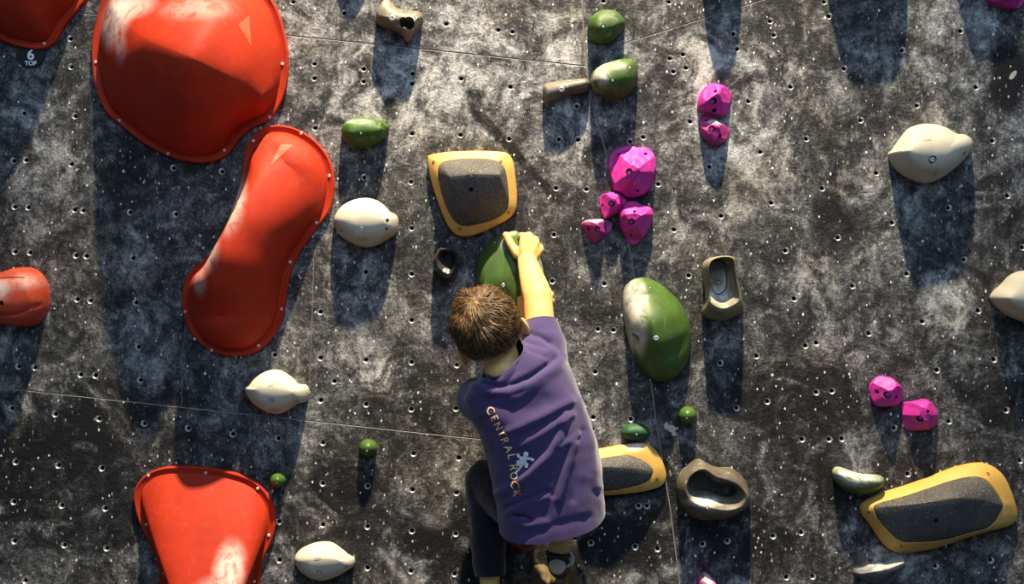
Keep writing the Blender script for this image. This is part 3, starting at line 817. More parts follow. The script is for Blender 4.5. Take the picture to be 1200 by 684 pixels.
def pocket_hold(label, outer, inner, h, mat, holes=(), crest=.42, K=14, floor=.012, nz=.002, tilt=0.0, seed=0):
    cx = sum(p[0] for p in outer) / len(outer); cy = sum(p[1] for p in outer) / len(outer)
    root = empty('climbing_hold', W(cx, cy), label, 'climbing hold', 'weathered holds'); loc = root.location.copy()
    N = 120; o2 = outline2d(outer, h * .25, N); i2 = outline2d(inner, h * .6, N)
    k = min(range(N), key=lambda j: sum((o2[i * 10] - i2[(i * 10 + j) % N]).length for i in range(12))); i2 = i2[k:] + i2[:k]
    zc = sum(p.y for p in o2) / N; zr = max(abs(p.y - zc) for p in o2)
    rows = [[Vector((p.x, .002, p.y)) for p in o2]]
    for j in range(K + 1):
        t = j / K; row = []
        f = math.sin(min(1, t / crest) * math.pi / 2) ** .75 if t < crest else 1 - .55 * ((t - crest) / (1 - crest)) ** 1.2
        for p, q in zip(o2, i2):
            w = p.lerp(q, t); hh = h * f * (1 - tilt * (w.y - zc) / zr)
            hh += nz * noise.noise(Vector((w.x * 40 + seed, w.y * 40, hh * 40)))
            row.append(Vector((w.x, -max(hh, 0), w.y)))
        rows.append(row)
    ic = sum(i2, Vector((0, 0))) / N
    for s_, hh in ((.99, h * .36), (.97, h * .2), (.9, floor), (.5, floor)):
        rows.append([Vector((ic.x + (q.x - ic.x) * s_, -hh, ic.y + (q.y - ic.y) * s_)) for q in i2])
    V, F = rings(rows, True); F.append(tuple(range(N)))
    body = mesh_obj('grip', V, F, mat(loc), root, loc=loc, angle=65); body.location = (0, 0, 0)
    bpy.context.view_layer.update(); drill(root, body, holes)
    return root
C5 = lambda p: sc(p, 500, 260, 1 / 6)
pocket_hold('small dark charcoal hold with a round pocket, left of the gripped green hold', C5([(45, 290), (60, 220), (90, 178), (140, 182), (200, 200), (230, 240), (225, 310), (210, 380), (175, 430), (120, 420), (70, 370)]),
            C5([(118, 245), (130, 222), (155, 215), (178, 228), (182, 252), (168, 272), (140, 275), (124, 262)]), .05, bm_('charcoal_plastic', (.035, .034, .034), rough=.35, dust=.3), [(521, 317, .006, 'washer')])
C6 = lambda p: sc(p, 810, 290, .1462)
pocket_hold('weathered brown block hold with an oval pocket, right of the large green egg', C6([(95, 150), (130, 95), (240, 65), (330, 70), (350, 110), (360, 220), (400, 390), (428, 510), (350, 560), (230, 590), (120, 560), (92, 520), (120, 400), (105, 250)]),
            C6([(130, 170), (160, 110), (215, 92), (265, 110), (288, 170), (298, 270), (285, 340), (235, 380), (190, 360), (160, 300), (138, 230)]), .075, bm_('brown_plastic', (.24, .21, .13), [(842, 345, .06, (.045, .2, .03), .9), (853, 335, .06, (.02, .2, .06), .5)], col2=(.12, .10, .06)), [(842, 331, .006, 'bolt'), (852.5, 307.5, .005, 'bolt')], floor=.03, tilt=-.15, crest=.5)  # pale spots paint in the light caught by the pocket lip
C7 = lambda p: sc(p, 780, 530, .1316)
pocket_hold('brown ring-shaped hold with a bean-shaped opening', C7([(105, 260), (150, 170), (230, 90), (310, 65), (390, 110), (480, 140), (580, 140), (660, 190), (730, 270), (765, 390), (750, 470), (680, 540), (560, 595), (430, 610), (320, 610), (220, 570), (140, 480), (105, 370)]),
            C7([(213, 262), (240, 205), (300, 178), (360, 192), (420, 250), (480, 280), (560, 285), (620, 312), (630, 350), (600, 400), (540, 410), (470, 390), (400, 355), (330, 350), (260, 350), (222, 312)]), .07, bm_('brown_plastic', (.125, .107, .072), [(826, 588, .06, (.075, .2, .017), .9)], col2=(.07, .06, .05)), [(829, 595, .0055, 'bolt')], floor=.004, crest=.56)  # lip spot is painted brightness, standing for light on the upturned rim
C8 = lambda p: sc(p, 560, 610, .1167)
hold('foothold', 'brown two-lobed foothold under the boy\'s right shoe', C8([(545, 515), (580, 472), (660, 460), (720, 500), (780, 525), (850, 530), (910, 480), (960, 450), (1010, 530), (1055, 640), (1050, 760), (900, 830), (700, 820), (560, 720), (540, 600)]),
     [(638, 684, .085), (656, 690, .08), (672, 686, .085)], bm_('brown_plastic', (.17, .125, .055), dust=.2), 'weathered holds', [], hfun=dent(656, 676, 9, 12, .035), K=22)
C9 = lambda p: sc(p, 960, 530, .225)
hold('climbing_hold', 'chalk-covered grey flake hold near the bottom, below the long yellow-rimmed hold', C9([(185, 640), (193, 612), (240, 603), (310, 575), (350, 578), (420, 540), (452, 552), (460, 600), (425, 640), (385, 690), (310, 700), (230, 668)]),
     [(1010, 672, .03), (1035, 668, .055), (1058, 660, .05)], bm_('chalked_plastic', (.16, .17, .18), [(1030, 661, .05, (.06, .2, .03), .95), (1055, 660, .05, (.04, .2, .03), .5)]), 'weathered holds', [], a=1.4, b=.9, hfun=groove([(1040, 690), (1050, 676), (1062, 668)], .012, 3), angle=40)
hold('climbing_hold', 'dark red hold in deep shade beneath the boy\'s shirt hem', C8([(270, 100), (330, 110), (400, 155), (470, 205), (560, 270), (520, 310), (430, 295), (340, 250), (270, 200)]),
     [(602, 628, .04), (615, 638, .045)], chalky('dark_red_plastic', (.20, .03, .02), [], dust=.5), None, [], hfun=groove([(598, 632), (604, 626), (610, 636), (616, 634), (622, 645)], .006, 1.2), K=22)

hold('foothold', 'brown foothold under the boy\'s left shoe', [(548, 712), (560, 706), (584, 706), (596, 714), (598, 735), (580, 748), (558, 744)], [(572, 722, .085)], bm_('brown_plastic', (.17, .125, .055), dust=.2), 'weathered holds')
# holds just above the frame whose shadows reach into view
hold('climbing_hold', 'green hold above the upper of the paired pink holds', [(824, -34), (836, -50), (856, -50), (870, -36), (866, -20), (848, -12), (830, -18)], [(846, -32, .075)], gm(), GR)
hold('climbing_hold', 'broad cream hold above the largest cream one', [(968, -46), (988, -72), (1030, -76), (1062, -54), (1056, -24), (1022, -12), (984, -20)], [(1000, -42, .082), (1035, -42, .082)], chalky('cream_plastic', (.56, .52, .40), []), 'cream lemon-shaped holds')
hold('climbing_hold', 'green hold beside the pink hold of the top right corner', [(1116, -70), (1130, -90), (1165, -92), (1190, -74), (1184, -46), (1150, -38), (1122, -48)], [(1140, -64, .08), (1165, -64, .08)], gm(), GR)
hold('climbing_hold', 'small grey hold above the weathered olive one', [(394, -60), (404, -76), (426, -76), (440, -62), (432, -44), (408, -42)], [(416, -60, .05)], bm_('grey_plastic', (.19, .17, .13)), 'weathered holds')

# ------------------------------------------------------------------ the boy
class Clay:
    """overlapping closed solids that are fused into one skin"""
    def __init__(s): s.V = []; s.F = []
    def add(s, V, F):
        o = len(s.V); s.V += V; s.F += [tuple(i + o for i in f) for f in F]
    def ball(s, c, rad, axes=None, seg=20, ring=12):
        ax = axes or (Vector((1, 0, 0)), Vector((0, 1, 0)), Vector((0, 0, 1)))
        if not isinstance(rad, tuple): rad = (rad,) * 3
        rows = []
        for j in range(ring + 1):
            th = math.pi * min(max(j / ring, .01), .99); row = []
            for i in range(seg):
                ph = 2 * math.pi * i / seg
                row.append(c + ax[0] * (rad[0] * math.sin(th) * math.cos(ph)) + ax[1] * (rad[1] * math.sin(th) * math.sin(ph)) + ax[2] * (rad[2] * math.cos(th)))
            rows.append(row)
        s.add(*rings(rows, True, True))
    def limb(s, pts, seg=16):
        for c, r in pts: s.ball(c, r, seg=seg, ring=10)
        for (a, ra), (b, rb) in zip(pts[:-1], pts[1:]):
            d = b - a
            if d.length < 1e-5: continue
            u, v, w = axis_frame(d)
            rows = [[a.lerp(b, t) + (u * math.cos(2 * math.pi * i / seg) + v * math.sin(2 * math.pi * i / seg)) * (ra + (rb - ra) * t) for i in range(seg)] for t in (0, .5, 1)]
            s.add(*rings(rows, True, True))
    def fuse(s, voxel, smooth_it=6, fac=.5):
        me = bpy.data.meshes.new('clay'); me.from_pydata([tuple(v) for v in s.V], [], s.F); me.update()
        bm = bmesh.new(); bm.from_mesh(me); bmesh.ops.recalc_face_normals(bm, faces=bm.faces); bm.to_mesh(me); bm.free()
        o = bpy.data.objects.new('clay', me); COL.objects.link(o)
        r = o.modifiers.new('r', 'REMESH'); r.mode = 'VOXEL'; r.voxel_size = voxel; r.adaptivity = 0
        if smooth_it:
            k = o.modifiers.new('s', 'SMOOTH'); k.iterations = smooth_it; k.factor = fac
        bpy.context.view_layer.update()
        out = bpy.data.meshes.new_from_object(o.evaluated_get(bpy.context.evaluated_depsgraph_get()))
        bpy.data.objects.remove(o); bpy.data.meshes.remove(me)
        return out

PER = W(640, 598, .33)                       # origin of the figure: the pelvis
# head frame
HR = Vector((.90, .05, .42)).normalized()    # towards his right ear
HF0 = Vector((.05, .93, .34)).normalized()
HU = HR.cross(HF0).normalized()              # crown
HF = HU.cross(HR).normalized()               # the way he faces (into the wall, slightly up)
HC = W(573, 389, .292)
HA, HB, HH = .0715, .088, .092
def hd(x, y, z): return HC + HR * x + HF * y + HU * z
NECK0, NECK1 = hd(.0, -.034, -.052), W(590, 437, .318)
RSH, REL, RWR = W(636, 418, .275), W(630, 348, .215), W(617.5, 307, .097)
LSH, LEL, LWR = W(563, 472, .25), W(561, 482, .120), W(619, 380, .108)
CHEST, PEL = W(604, 485, .275), W(640, 590, .255)
LHIP, LKN, LAN = W(614, 592, .235), W(569, 563, .135), W(574, 676, .165)
RHIP, RKN, RAN = W(668, 592, .240), W(680, 548, .115), W(655, 641, .19)

skin = new_mat('skin'); sm, snt, sb = skin; N_ = NB(snt)
co_ = N_.n('ShaderNodeTexCoord').outputs['Object']
N_.l(N_.mix(N_.smooth(N_.noise(co_, 22, 5, .6), .35, .7), (.80, .52, .18), (.72, .41, .13)), sb.inputs['Base Color'])
sb.inputs['Roughness'].default_value = .5; sb.inputs['Subsurface Weight'].default_value = .05; sb.inputs['Subsurface Radius'].default_value = (.02, .008, .004); sb.inputs['Subsurface Scale'].default_value = .3
N_.bump(N_.noise(co_, 260, 3, .6), .3, .0006, sb)

def finger(c, pts, r0, r1):
    n = len(pts); c.limb([(p, r0 + (r1 - r0) * i / (n - 1)) for i, p in enumerate(pts)], 12)

def build_body():
    c = Clay()
    # head: skull, jaw, face
    c.ball(hd(0, -.008, .012), (HA, HB, HH - .012), (HR, HF, HU), 28, 18)
    c.ball(hd(0, .022, -.036), (.054, .062, .062), (HR, HF, HU))
    c.ball(hd(0, .062, -.078), (.022, .018, .016), (HR, HF, HU))
    c.limb([(hd(0, .086, .002), .006), (hd(0, .096, -.022), .0095)]); c.ball(hd(.008, .09, -.026), .006); c.ball(hd(-.008, .09, -.026), .006)
    for s in (-1, 1):
        c.ball(hd(s * .030, .073, .004), .0125)                                     # eyes
        c.limb([(hd(s * .016, .082, .022), .006), (hd(s * .044, .070, .022), .005)])  # brow
        c.ball(hd(s * .040, .058, -.030), .020)                                     # cheek
        ax0 = (HR * s * .82 + HF * .57).normalized(); ax1 = (HR * s * .57 - HF * .82).normalized()
        e = hd(s * .0785, -.010, -.022)
        c.ball(e, (.0062, .0165, .0265), (ax0, ax1, HU), 16, 10); c.ball(e + ax1 * .008 + HU * .004, (.0058, .010, .0235), (ax0, ax1, HU), 16, 10)
        c.ball(hd(s * .070, .0, -.022), (.012, .014, .018), (HR, HF, HU))
    c.limb([(hd(-.018, .082, -.050), .005), (hd(0, .0885, -.049), .0065), (hd(.018, .082, -.050), .005)])  # lips
    # neck and trunk
    c.limb([(NECK0, .044), (NECK1.lerp(NECK0, .4), .0415), (NECK1, .043)])
    nb = NECK1.lerp(CHEST, .45); c.limb([(nb, .042), (RSH, .036)]); c.limb([(nb, .042), (LSH, .036)])
    c.limb([(NECK1, .042), (CHEST, .070), (CHEST.lerp(PEL, .5), .072), (PEL, .072)])
    c.limb([(RSH, .036), (CHEST, .06)]); c.limb([(LSH, .036), (CHEST, .06)])
    # legs
    for hip, kn, an in ((LHIP, LKN, LAN), (RHIP, RKN, RAN)):
        c.limb([(PEL, .070), (hip, .060), (hip.lerp(kn, .5), .054), (kn, .042), (kn.lerp(an, .35), .039), (an, .0255)])
    # feet, toes pressed to the wall
    c.limb([(RAN, .026), (W(653.5, 660, .185), .021), (W(657, 668, .10), .018)])
    c.limb([(LAN, .026), (W(573, 700, .165), .021), (W(571, 706, .07), .018)])
    # right arm
    c.limb([(RSH, .036), (RSH.lerp(REL, .55), .036), (REL, .0355), (REL.lerp(RWR, .25), .0350), (REL.lerp(RWR, .6), .0305), (RWR, .0245)])
    c.ball(W(641, 352, .218), .016)
    kn = [W(613.5, 283, 0.089), W(620.5, 281, 0.093), W(627.5, 285, 0.090), W(632.5, 292.5, 0.084)]
    for k in kn: c.limb([(RWR, .0205), (RWR.lerp(k, .6), .0165), (k, .0118)], 12)
    fing = [[kn[0], W(614, 276.5, 0.065), W(611, 276, 0.041), W(608, 281, 0.027)],
            [kn[1], W(620, 275.5, 0.065), W(618.5, 277, 0.037), W(615, 284, 0.023)],
            [kn[2], W(627.5, 280.5, 0.063), W(626, 283, 0.035), W(622, 290, 0.021)],
            [kn[3], W(633, 289, 0.061), W(631.5, 291.5, 0.037), W(627.5, 297, 0.025)]]
    for p, r in zip(fing, (.0100, .0102, .0098, .0088)): finger(c, p, r + .0006, r - .0018)
    finger(c, [RWR.lerp(kn[0], .18), W(606, 297.5, 0.085), W(599, 287, 0.076), W(593, 275.5, 0.065)], 0.0148, .0098)
    c.ball(W(609, 297, 0.084), (.014, .012, .018))
    # left arm passes behind the head to the same hold
    c.limb([(LSH, .036), (LEL, .034), (LEL.lerp(LWR, .3), .034), (LEL.lerp(LWR, .7), .027), (LWR, .0215)])
    lk = [W(629, 358, 0.098), W(632.5, 362, 0.098), W(635, 366.5, 0.095), W(636, 372, 0.090)]
    for k in lk: c.limb([(LWR, .0185), (k, .0112)], 12)
    lf = [[lk[0], W(637, 345, 0.090), W(642.5, 339.5, 0.068), W(641, 338, 0.040)], [lk[1], W(641, 350, 0.088), W(646, 345, 0.064), W(644, 343, 0.036)],
          [lk[2], W(643, 356, 0.084), W(647, 352, 0.060), W(645, 350, 0.034)], [lk[3], W(643, 364, 0.078), W(645.5, 360, 0.056), W(643, 358, 0.036)]]
    for p, r in zip(lf, (.0092, .0094, .009, .008)): finger(c, p, r, r - .0018)
    finger(c, [LWR, W(613, 366, 0.095), W(610, 356, 0.085), W(610, 349, 0.075)], .012, .0085)
    me = c.fuse(.0030, 5, .5)
    # press the flesh against the gripped hold instead of letting it sink in
    for _ in range(3):
        for v in me.vertices:
            if v.co.z < W(0, 392).z or v.co.y < -.2: continue
            p, n, i, d = GRIPPED.find_nearest(v.co)
            if p is None: continue
            out = (v.co - p).dot(n)
            if out < .0022 and d < .03: v.co = p + n * .0024
    for v in me.vertices: v.co -= PER
    me.materials.clear(); me.materials.append(sm)
    eye = plain('eye_dark', (.03, .02, .015), .15); lip = plain('lips', (.45, .16, .12), .45); me.materials.append(eye); me.materials.append(lip)
    for p in me.polygons:
        q = p.center + PER - HC; x, y, z = q.dot(HR), q.dot(HF), q.dot(HU)
        if y > .078 and abs(abs(x) - .030) < .009 and abs(z - .004) < .0065: p.material_index = 1
        elif y > .078 and abs(x) < .021 and abs(z + .050) < .0065: p.material_index = 2
    me.name = 'person'
    o = link('person', me, None, loc=PER)
    return tag(o, 'boy in a purple t-shirt seen from behind, gripping a green hold with raised right hand', 'person')
BOY = build_body()

def fabric(name, col, col2, scale=900, rough=.85, sheen=.3):
    m, nt, b = new_mat(name); N = NB(nt); co = N.n('ShaderNodeTexCoord').outputs['Object']
    f = N.noise(co, 12, 5, .6)
    N.l(N.mix(f, col, col2), b.inputs['Base Color']); b.inputs['Roughness'].default_value = rough
    b.inputs['Sheen Weight'].default_value = sheen; b.inputs['Specular IOR Level'].default_value = .2
    N.bump(N.noise(co, scale, 2), .3, .0006, b); return m
M['shirt'] = fabric('purple_cotton', (.058, .040, .125), (.048, .032, .112))
M['trouser'] = fabric('dark_navy_cloth', (.006, .007, .013), (.010, .010, .014))

def trim(me, cuts):
    """cut garments open: (plane point, outward normal, centre, reach)"""
    bm = bmesh.new(); bm.from_mesh(me)
    for p, n, c, reach in cuts:
        if isinstance(reach, tuple):           # a sleeve of space round an axis
            ax, rad = reach
            vs = [v for v in bm.verts if ((v.co - c) - ax * (v.co - c).dot(ax)).length < rad and abs((v.co - c).dot(ax)) < .11]
        else: vs = [v for v in bm.verts if (v.co - c).length < reach]
        vs = list(vs); vset = set(vs)
        es = [e for e in bm.edges if e.verts[0] in vset and e.verts[1] in vset]; fs = [f for f in bm.faces if all(v in vset for v in f.verts)]
        bmesh.ops.bisect_plane(bm, geom=vs + es + fs, plane_co=p, plane_no=n, clear_outer=True, dist=1e-6)
    bmesh.ops.remove_doubles(bm, verts=[v for v in bm.verts if any(e.is_boundary for e in v.link_edges)], dist=.0014)
    bm.to_mesh(me); bm.free()

FOLDS = [  # (polyline px, half-width px, height m)
    ([(552, 449), (562, 455), (577, 460), (597, 459), (622, 449), (645, 433), (662, 420)], 4.5, .010),
    ([(560, 446), (571, 451), (585, 453), (606, 449), (624, 440), (640, 428)], 3.5, -.012),
    ([(608, 420), (606, 434), (596, 446)], 2.5, -.006), ([(600, 424), (596, 436), (586, 447)], 3, .005),
    ([(620, 391), (632, 394), (644, 402)], 3.5, -.010), ([(618, 400), (634, 404), (650, 413)], 4, .006), ([(612, 408), (628, 414), (640, 418)], 3, -.006),
    ([(648, 422), (636, 432), (618, 444)], 3.5, -.007), ([(655, 432), (640, 444), (610, 464), (580, 472)], 5, .006),
    ([(668, 470), (645, 482), (615, 497), (597, 505)], 5, .009), ([(665, 480), (640, 496), (612, 510)], 4, -.006), ([(670, 486), (640, 505), (610, 522)], 4, .007),
    ([(575, 468), (600, 480), (640, 470)], 12, -.012),
    ([(662, 485), (655, 512), (642, 533), (622, 554), (596, 572), (584, 578)], 5.0, .012), ([(655, 500), (640, 526), (618, 545), (606, 552)], 5, -.009),
    ([(660, 535), (640, 560), (610, 580)], 6, -.008), ([(678, 508), (668, 516), (656, 524)], 3, .006),
    ([(672, 520), (664, 552), (655, 585)], 4.0, .008), ([(664, 525), (655, 555), (648, 580)], 3.5, -.008), ([(682, 505), (678, 545), (672, 585)], 4, -.006),
    ([(680, 470), (692, 515), (698, 570)], 5, .007), ([(690, 560), (684, 600)], 4, .004), ([(640, 575), (618, 585), (594, 594)], 3, -.010),
    ([(640, 582), (618, 593), (596, 602)], 4, .006), ([(604, 603), (613, 605), (622, 609)], 2.6, -.014), ([(600, 610), (615, 616), (640, 612)], 4, .005),
    ([(560, 480), (572, 500), (580, 530)], 5, -.005), ([(548, 462), (552, 474), (562, 486)], 4, .006), ([(620, 625), (650, 615), (690, 605)], 5, -.004),
]
FOLDS2 = [([Vector(p) for p in pl], w, a) for pl, w, a in FOLDS]
def fold_at(px, py):
    q = Vector((px, py)); s = 0
    for pl, w, a in FOLDS2:
        d = min(seg_dist(q, x, y) for x, y in zip(pl[:-1], pl[1:]))
        if d < w * 3: s += a * math.exp(-(d / w) ** 2)
    return s

def build_shirt():
    c = Clay()
    st = [((596, 672), (714, 652), .276, .097), ((586, 620), (708, 598), .277, .100), ((582, 592), (706, 572), .279, .102), ((577, 562), (704, 545), .281, .106), ((571, 534), (698, 514), .283, .109), ((562, 506), (688, 484), .285, .112),
          ((549, 485), (677, 454), .288, .112), ((543, 467), (665, 425), .286, .106), ((550, 453), (652, 407), .290, .090), ((562, 443), (632, 405), .302, .072), ((572, 434), (613, 404), .316, .062), ((566, 416), (607, 388), .318, .058)]
    NS = 48; rows = []
    for (lx, ly), (rx, ry), d, hd_ in st:
        a, b = W(lx, ly, d), W(rx, ry, d); m = (a + b) / 2; h = (b - a) / 2; row = []
        for i in range(NS):
            t = 2 * math.pi * i / NS; ct, s_ = math.cos(t), math.sin(t)
            ct = math.copysign(abs(ct) ** .85, ct); s_ = math.copysign(abs(s_) ** .9, s_)
            row.append(m + h * ct + Vector((0, hd_ * s_, 0)))
        rows.append(row)
    c.add(*rings(rows, True, True))
    # sleeves
    c.limb([(W(634, 432, .29), .064), (W(637, 405, .272), .0520), (W(634, 381, .248), .0405), (W(632, 362, .232), .038)], 24)
    c.limb([(W(572, 472, .30), .056), (W(560, 468, .26), .050), (W(557, 468, .185), .044), (W(558, 474, .15), .042)], 24)
    me = c.fuse(.0042, 8, .5)
    # folds
    ns = [v.normal.copy() for v in me.vertices]
    for v, n in zip(me.vertices, ns):
        px, py = to_px(v.co)
        front = max(0.0, min(1.0, -n.y * 1.6 + .25))
        dsp = fold_at(px, py) * front * .62
        dsp += .0025 * noise.noise(v.co * 14) + .0012 * noise.noise(v.co * 38)
        v.co += n * dsp
    hemc = (W(588, 626, .3) + W(706, 604, .3)) / 2; hl, hr_ = W(588, 626, .3), W(706, 604, .3)
    ax = (hr_ - hl).normalized(); hn = Vector((0, 0, -1)); hn = (hn - ax * hn.dot(ax)).normalized(); hn = (hn + Vector((0, .30, 0))).normalized()
    cuff = W(634.5, 378, .245); cn = (REL - RSH).normalized()
    lc = W(558, 473, .16); ln = (LEL - LSH).normalized()
    q1, q2, q3 = W(571, 437, .325), W(613, 403, .325), W(594, 434, .376); nkc = (q1 + q2) / 2; nn = (q2 - q1).cross(q3 - q1).normalized(); nn = nn if nn.z > 0 else -nn; na = Vector((-.36, 0, .93)).normalized()
    trim(me, [(hemc, hn, hemc, .30), (cuff, cn, cuff, .075), (lc, ln, lc, .07), (nkc, nn, nkc, (na, .064))])
    # ribbed collar along the neck opening
    bm = bmesh.new(); bm.from_mesh(me); u, v_, w_ = axis_frame(nn); best = [[] for _ in range(36)]
    for v in bm.verts:
        q = v.co - nkc
        if abs(q.dot(nn)) < .0025 and q.length < .085 and any(e.is_boundary for e in v.link_edges):
            best[int((math.atan2(q.dot(v_), q.dot(u)) / (2 * math.pi) % 1) * 36) % 36].append(v.co.copy())
    bm.free()
    loop = [sum(b, Vector()) / len(b) for b in best if b]
    for _ in range(2): loop = [(loop[i - 1] + 2 * loop[i] + loop[(i + 1) % len(loop)]) / 4 for i in range(len(loop))]
    rows = []
    for i, p in enumerate(loop + loop[:1]):
        out = (p - nkc); out = (out - nn * out.dot(nn)).normalized()
        rows.append([p + out * (.0036 * math.cos(k * math.pi / 4)) + nn * (.0065 * math.sin(k * math.pi / 4) - .002) for k in range(8)])
    CV, CF = rings(rows, False)
    for v in me.vertices: v.co -= PER
    me.name = 't_shirt'; me.materials.clear()
    o = link('t_shirt', me, M['shirt'], BOY); o.modifiers.new('cloth', 'SOLIDIFY').thickness = .0022; o.modifiers['cloth'].offset = 1
    mesh_obj('collar', [v - PER for v in CV], CF, M['shirt'], o, loc=(0, 0, 0))
    es = o.modifiers.new('hem', 'EDGE_SPLIT'); es.split_angle = R(55)
    return o
SHIRT = build_shirt()

def build_print():
    bv = world_bvh(SHIRT, PER)
    m, nt, b = new_mat('shirt_print'); N = NB(nt); co = N.n('ShaderNodeTexCoord').outputs['Object']
    N.l(N.ramp(N.noise(co, 75, 3, .6), [(.36, (.75, .10, .03)), (.44, (.85, .35, .08)), (.5, (.9, .80, .66)), (.56, (.85, .55, .08)), (.64, (.75, .12, .05))], 'LINEAR'), b.inputs['Base Color'])
    b.inputs['Roughness'].default_value = .6
    path = [Vector(p) for p in ((573.5, 476), (581, 491), (588.5, 506), (595, 521), (600, 533), (602, 545), (603, 557), (604.5, 570), (607, 582))]
    L = [0]
    for a, c in zip(path[:-1], path[1:]): L.append(L[-1] + (c - a).length)
    def at(s):
        for i in range(len(path) - 1):
            if s <= L[i + 1] or i == len(path) - 2:
                t = (s - L[i]) / (L[i + 1] - L[i]); return path[i].lerp(path[i + 1], t), (path[i + 1] - path[i]).normalized()
    polys = []
    txt = 'CENTRAL ROCK'; adv = [1, 1, 1, .9, 1, 1, .95, .35, 1, 1, 1, 1]; tot = sum(adv); s = 0
    for ch, a in zip(txt, adv):
        c0, t = at((s + a / 2) / tot * L[-1]); s += a
        if ch == ' ': continue
        me = text_mesh(ch, 12.0, .24); up = Vector((t.y, -t.x))            # tops of the letters point right
        xs = [v.co.x for v in me.vertices]; ys = [v.co.y for v in me.vertices]; mx, my = (min(xs) + max(xs)) / 2, (min(ys) + max(ys)) / 2
        for p in me.polygons:
            polys.append([c0 + t * (me.vertices[i].co.x - mx) * 1.02 + up * (me.vertices[i].co.y - my) * 1.0 for i in p.vertices])
    o = decal('lettering', polys, bv, m, SHIRT, PER, .0034)
    f = lambda pts: sc(pts, 560, 465, .19)
    P = stroke(f([(282, 372), (278, 410)]), 7.4) + stroke(f([(270, 378), (296, 376)]), 5.4) + stroke(f([(292, 372), (322, 374), (352, 392)]), 3.3) + stroke(f([(276, 374), (258, 368), (246, 346)]), 3.3) \
        + stroke(f([(276, 408), (254, 388), (248, 418)]), 4.0) + stroke(f([(278, 405), (258, 440), (232, 472)]), 4.0) + stroke(f([(284, 404), (306, 408), (302, 438)]), 4.0)
    hc = Vector(f([(298, 348)])[0]); P.append([hc + Vector((math.cos(k * math.pi / 6), math.sin(k * math.pi / 6))) * 2.9 for k in range(12)])
    P += stroke(f([(294, 352), (286, 374)]), 3)
    q = decal('climber_print', P, bv, plain('white_print', (.9, .9, .9), .6), SHIRT, PER, .0040)
    o['label'] = 'column of orange and white letters'; q['label'] = 'white climber silhouette'
build_print()

def build_trousers():
    c = Clay()
    e = .010
    for hip, kn, an in ((LHIP, LKN, LAN), (RHIP, RKN, RAN)):
        low = an.lerp(kn, .03) if an is LAN else an.lerp(kn, .20)
        c.limb([(PEL, .078), (hip, .068), (hip.lerp(kn, .5), .062), (kn, .050), (kn.lerp(an, .35), .0455), (low, .0375), (an, .036)], 24)
    me = c.fuse(.0045, 6, .5)
    ns = [v.normal.copy() for v in me.vertices]
    for v, n in zip(me.vertices, ns):
        v.co += n * (.004 * noise.noise(Vector((v.co.x * 16, v.co.y * 16, v.co.z * 34))) + .0015 * noise.noise(v.co * 50))
    cuts = []
    for kn, an, f in ((LKN, LAN, .02), (RKN, RAN, .16)):
        p = an.lerp(kn, f); cuts.append((p, (an - kn).normalized(), p, .07))
    trim(me, cuts)
    for v in me.vertices: v.co -= PER
    me.name = 'trousers'; me.materials.clear()
    o = link('trousers', me, M['trouser'], BOY); o.modifiers.new('cloth', 'SOLIDIFY').thickness = .002; o.modifiers['cloth'].offset = 1
build_trousers()

def build_shoe(ankle, heel, toe):
    black = plain('black_shoe', (.012, .011, .012), .5); tan = plain('pale_heel_rubber', (.66, .58, .44), .6)
    mid = heel.lerp(toe, .5)
    c = Clay(); c.limb([(heel, .0265), (mid, .0285), (toe.lerp(mid, .3), .026), (toe, .0205)], 20); c.limb([(heel + (ankle - heel) * .25, .028), (heel, .0265)], 20)
    me = c.fuse(.003, 5)
    for v in me.vertices: v.co -= PER
    me.name = 'shoe'; me.materials.clear(); shoe = link('shoe', me, black, BOY); shoe['label'] = 'black climbing shoe with pale heel'
    # rubber heel cup: slightly larger shell on the back of the heel
    back = (heel - toe); back.z = 0; back.normalize()
    c = Clay(); c.ball(heel + back * .006 + Vector((0, 0, -.004)), (.0225, .0255, .027)); me = c.fuse(.0028, 3)
    for v in me.vertices: v.co -= PER
    me.name = 'heel_patch'; me.materials.clear(); h = link('heel_patch', me, tan, shoe); h['label'] = 'pale rubber heel'
    # strap round the ankle
    up = (ankle - heel).normalized(); cen = heel.lerp(ankle, .52); u, v_, w = axis_frame(up); rows = []
    for i in range(33):
        t = 2 * math.pi * i / 32; rad = u * math.cos(t) + v_ * math.sin(t)
        rows.append([cen + rad * (.0285 + .0022 * math.cos(k * math.pi / 4)) + w * (.0045 * math.sin(k * math.pi / 4)) for k in range(8)])
    V, F = rings(rows, False); mesh_obj('strap', [v - PER for v in V], F, black, shoe, loc=(0, 0, 0))
    # pull loop standing out at the side
    side = Vector((1, 0, 0)); pts = [heel + side * x + Vector((0, y, z)) for x, y, z in ((.020, -.004, -.012), (.034, -.008, -.004), (.037, -.009, .010), (.032, -.008, .022), (.022, -.004, .026))]
    c = Clay(); c.limb([(p, .0042) for p in pts], 10); me = c.fuse(.0018, 3)
    for v in me.vertices: v.co -= PER
    me.name = 'pull_loop'; me.materials.clear(); l = link('pull_loop', me, plain('pale_loop', (.62, .60, .55), .6), shoe); l['label'] = 'pale pull loop'
build_shoe(RAN, W(653.5, 657, .190), W(657, 668, .105))
build_shoe(LAN, W(573, 700, .168), W(571, 706, .065))

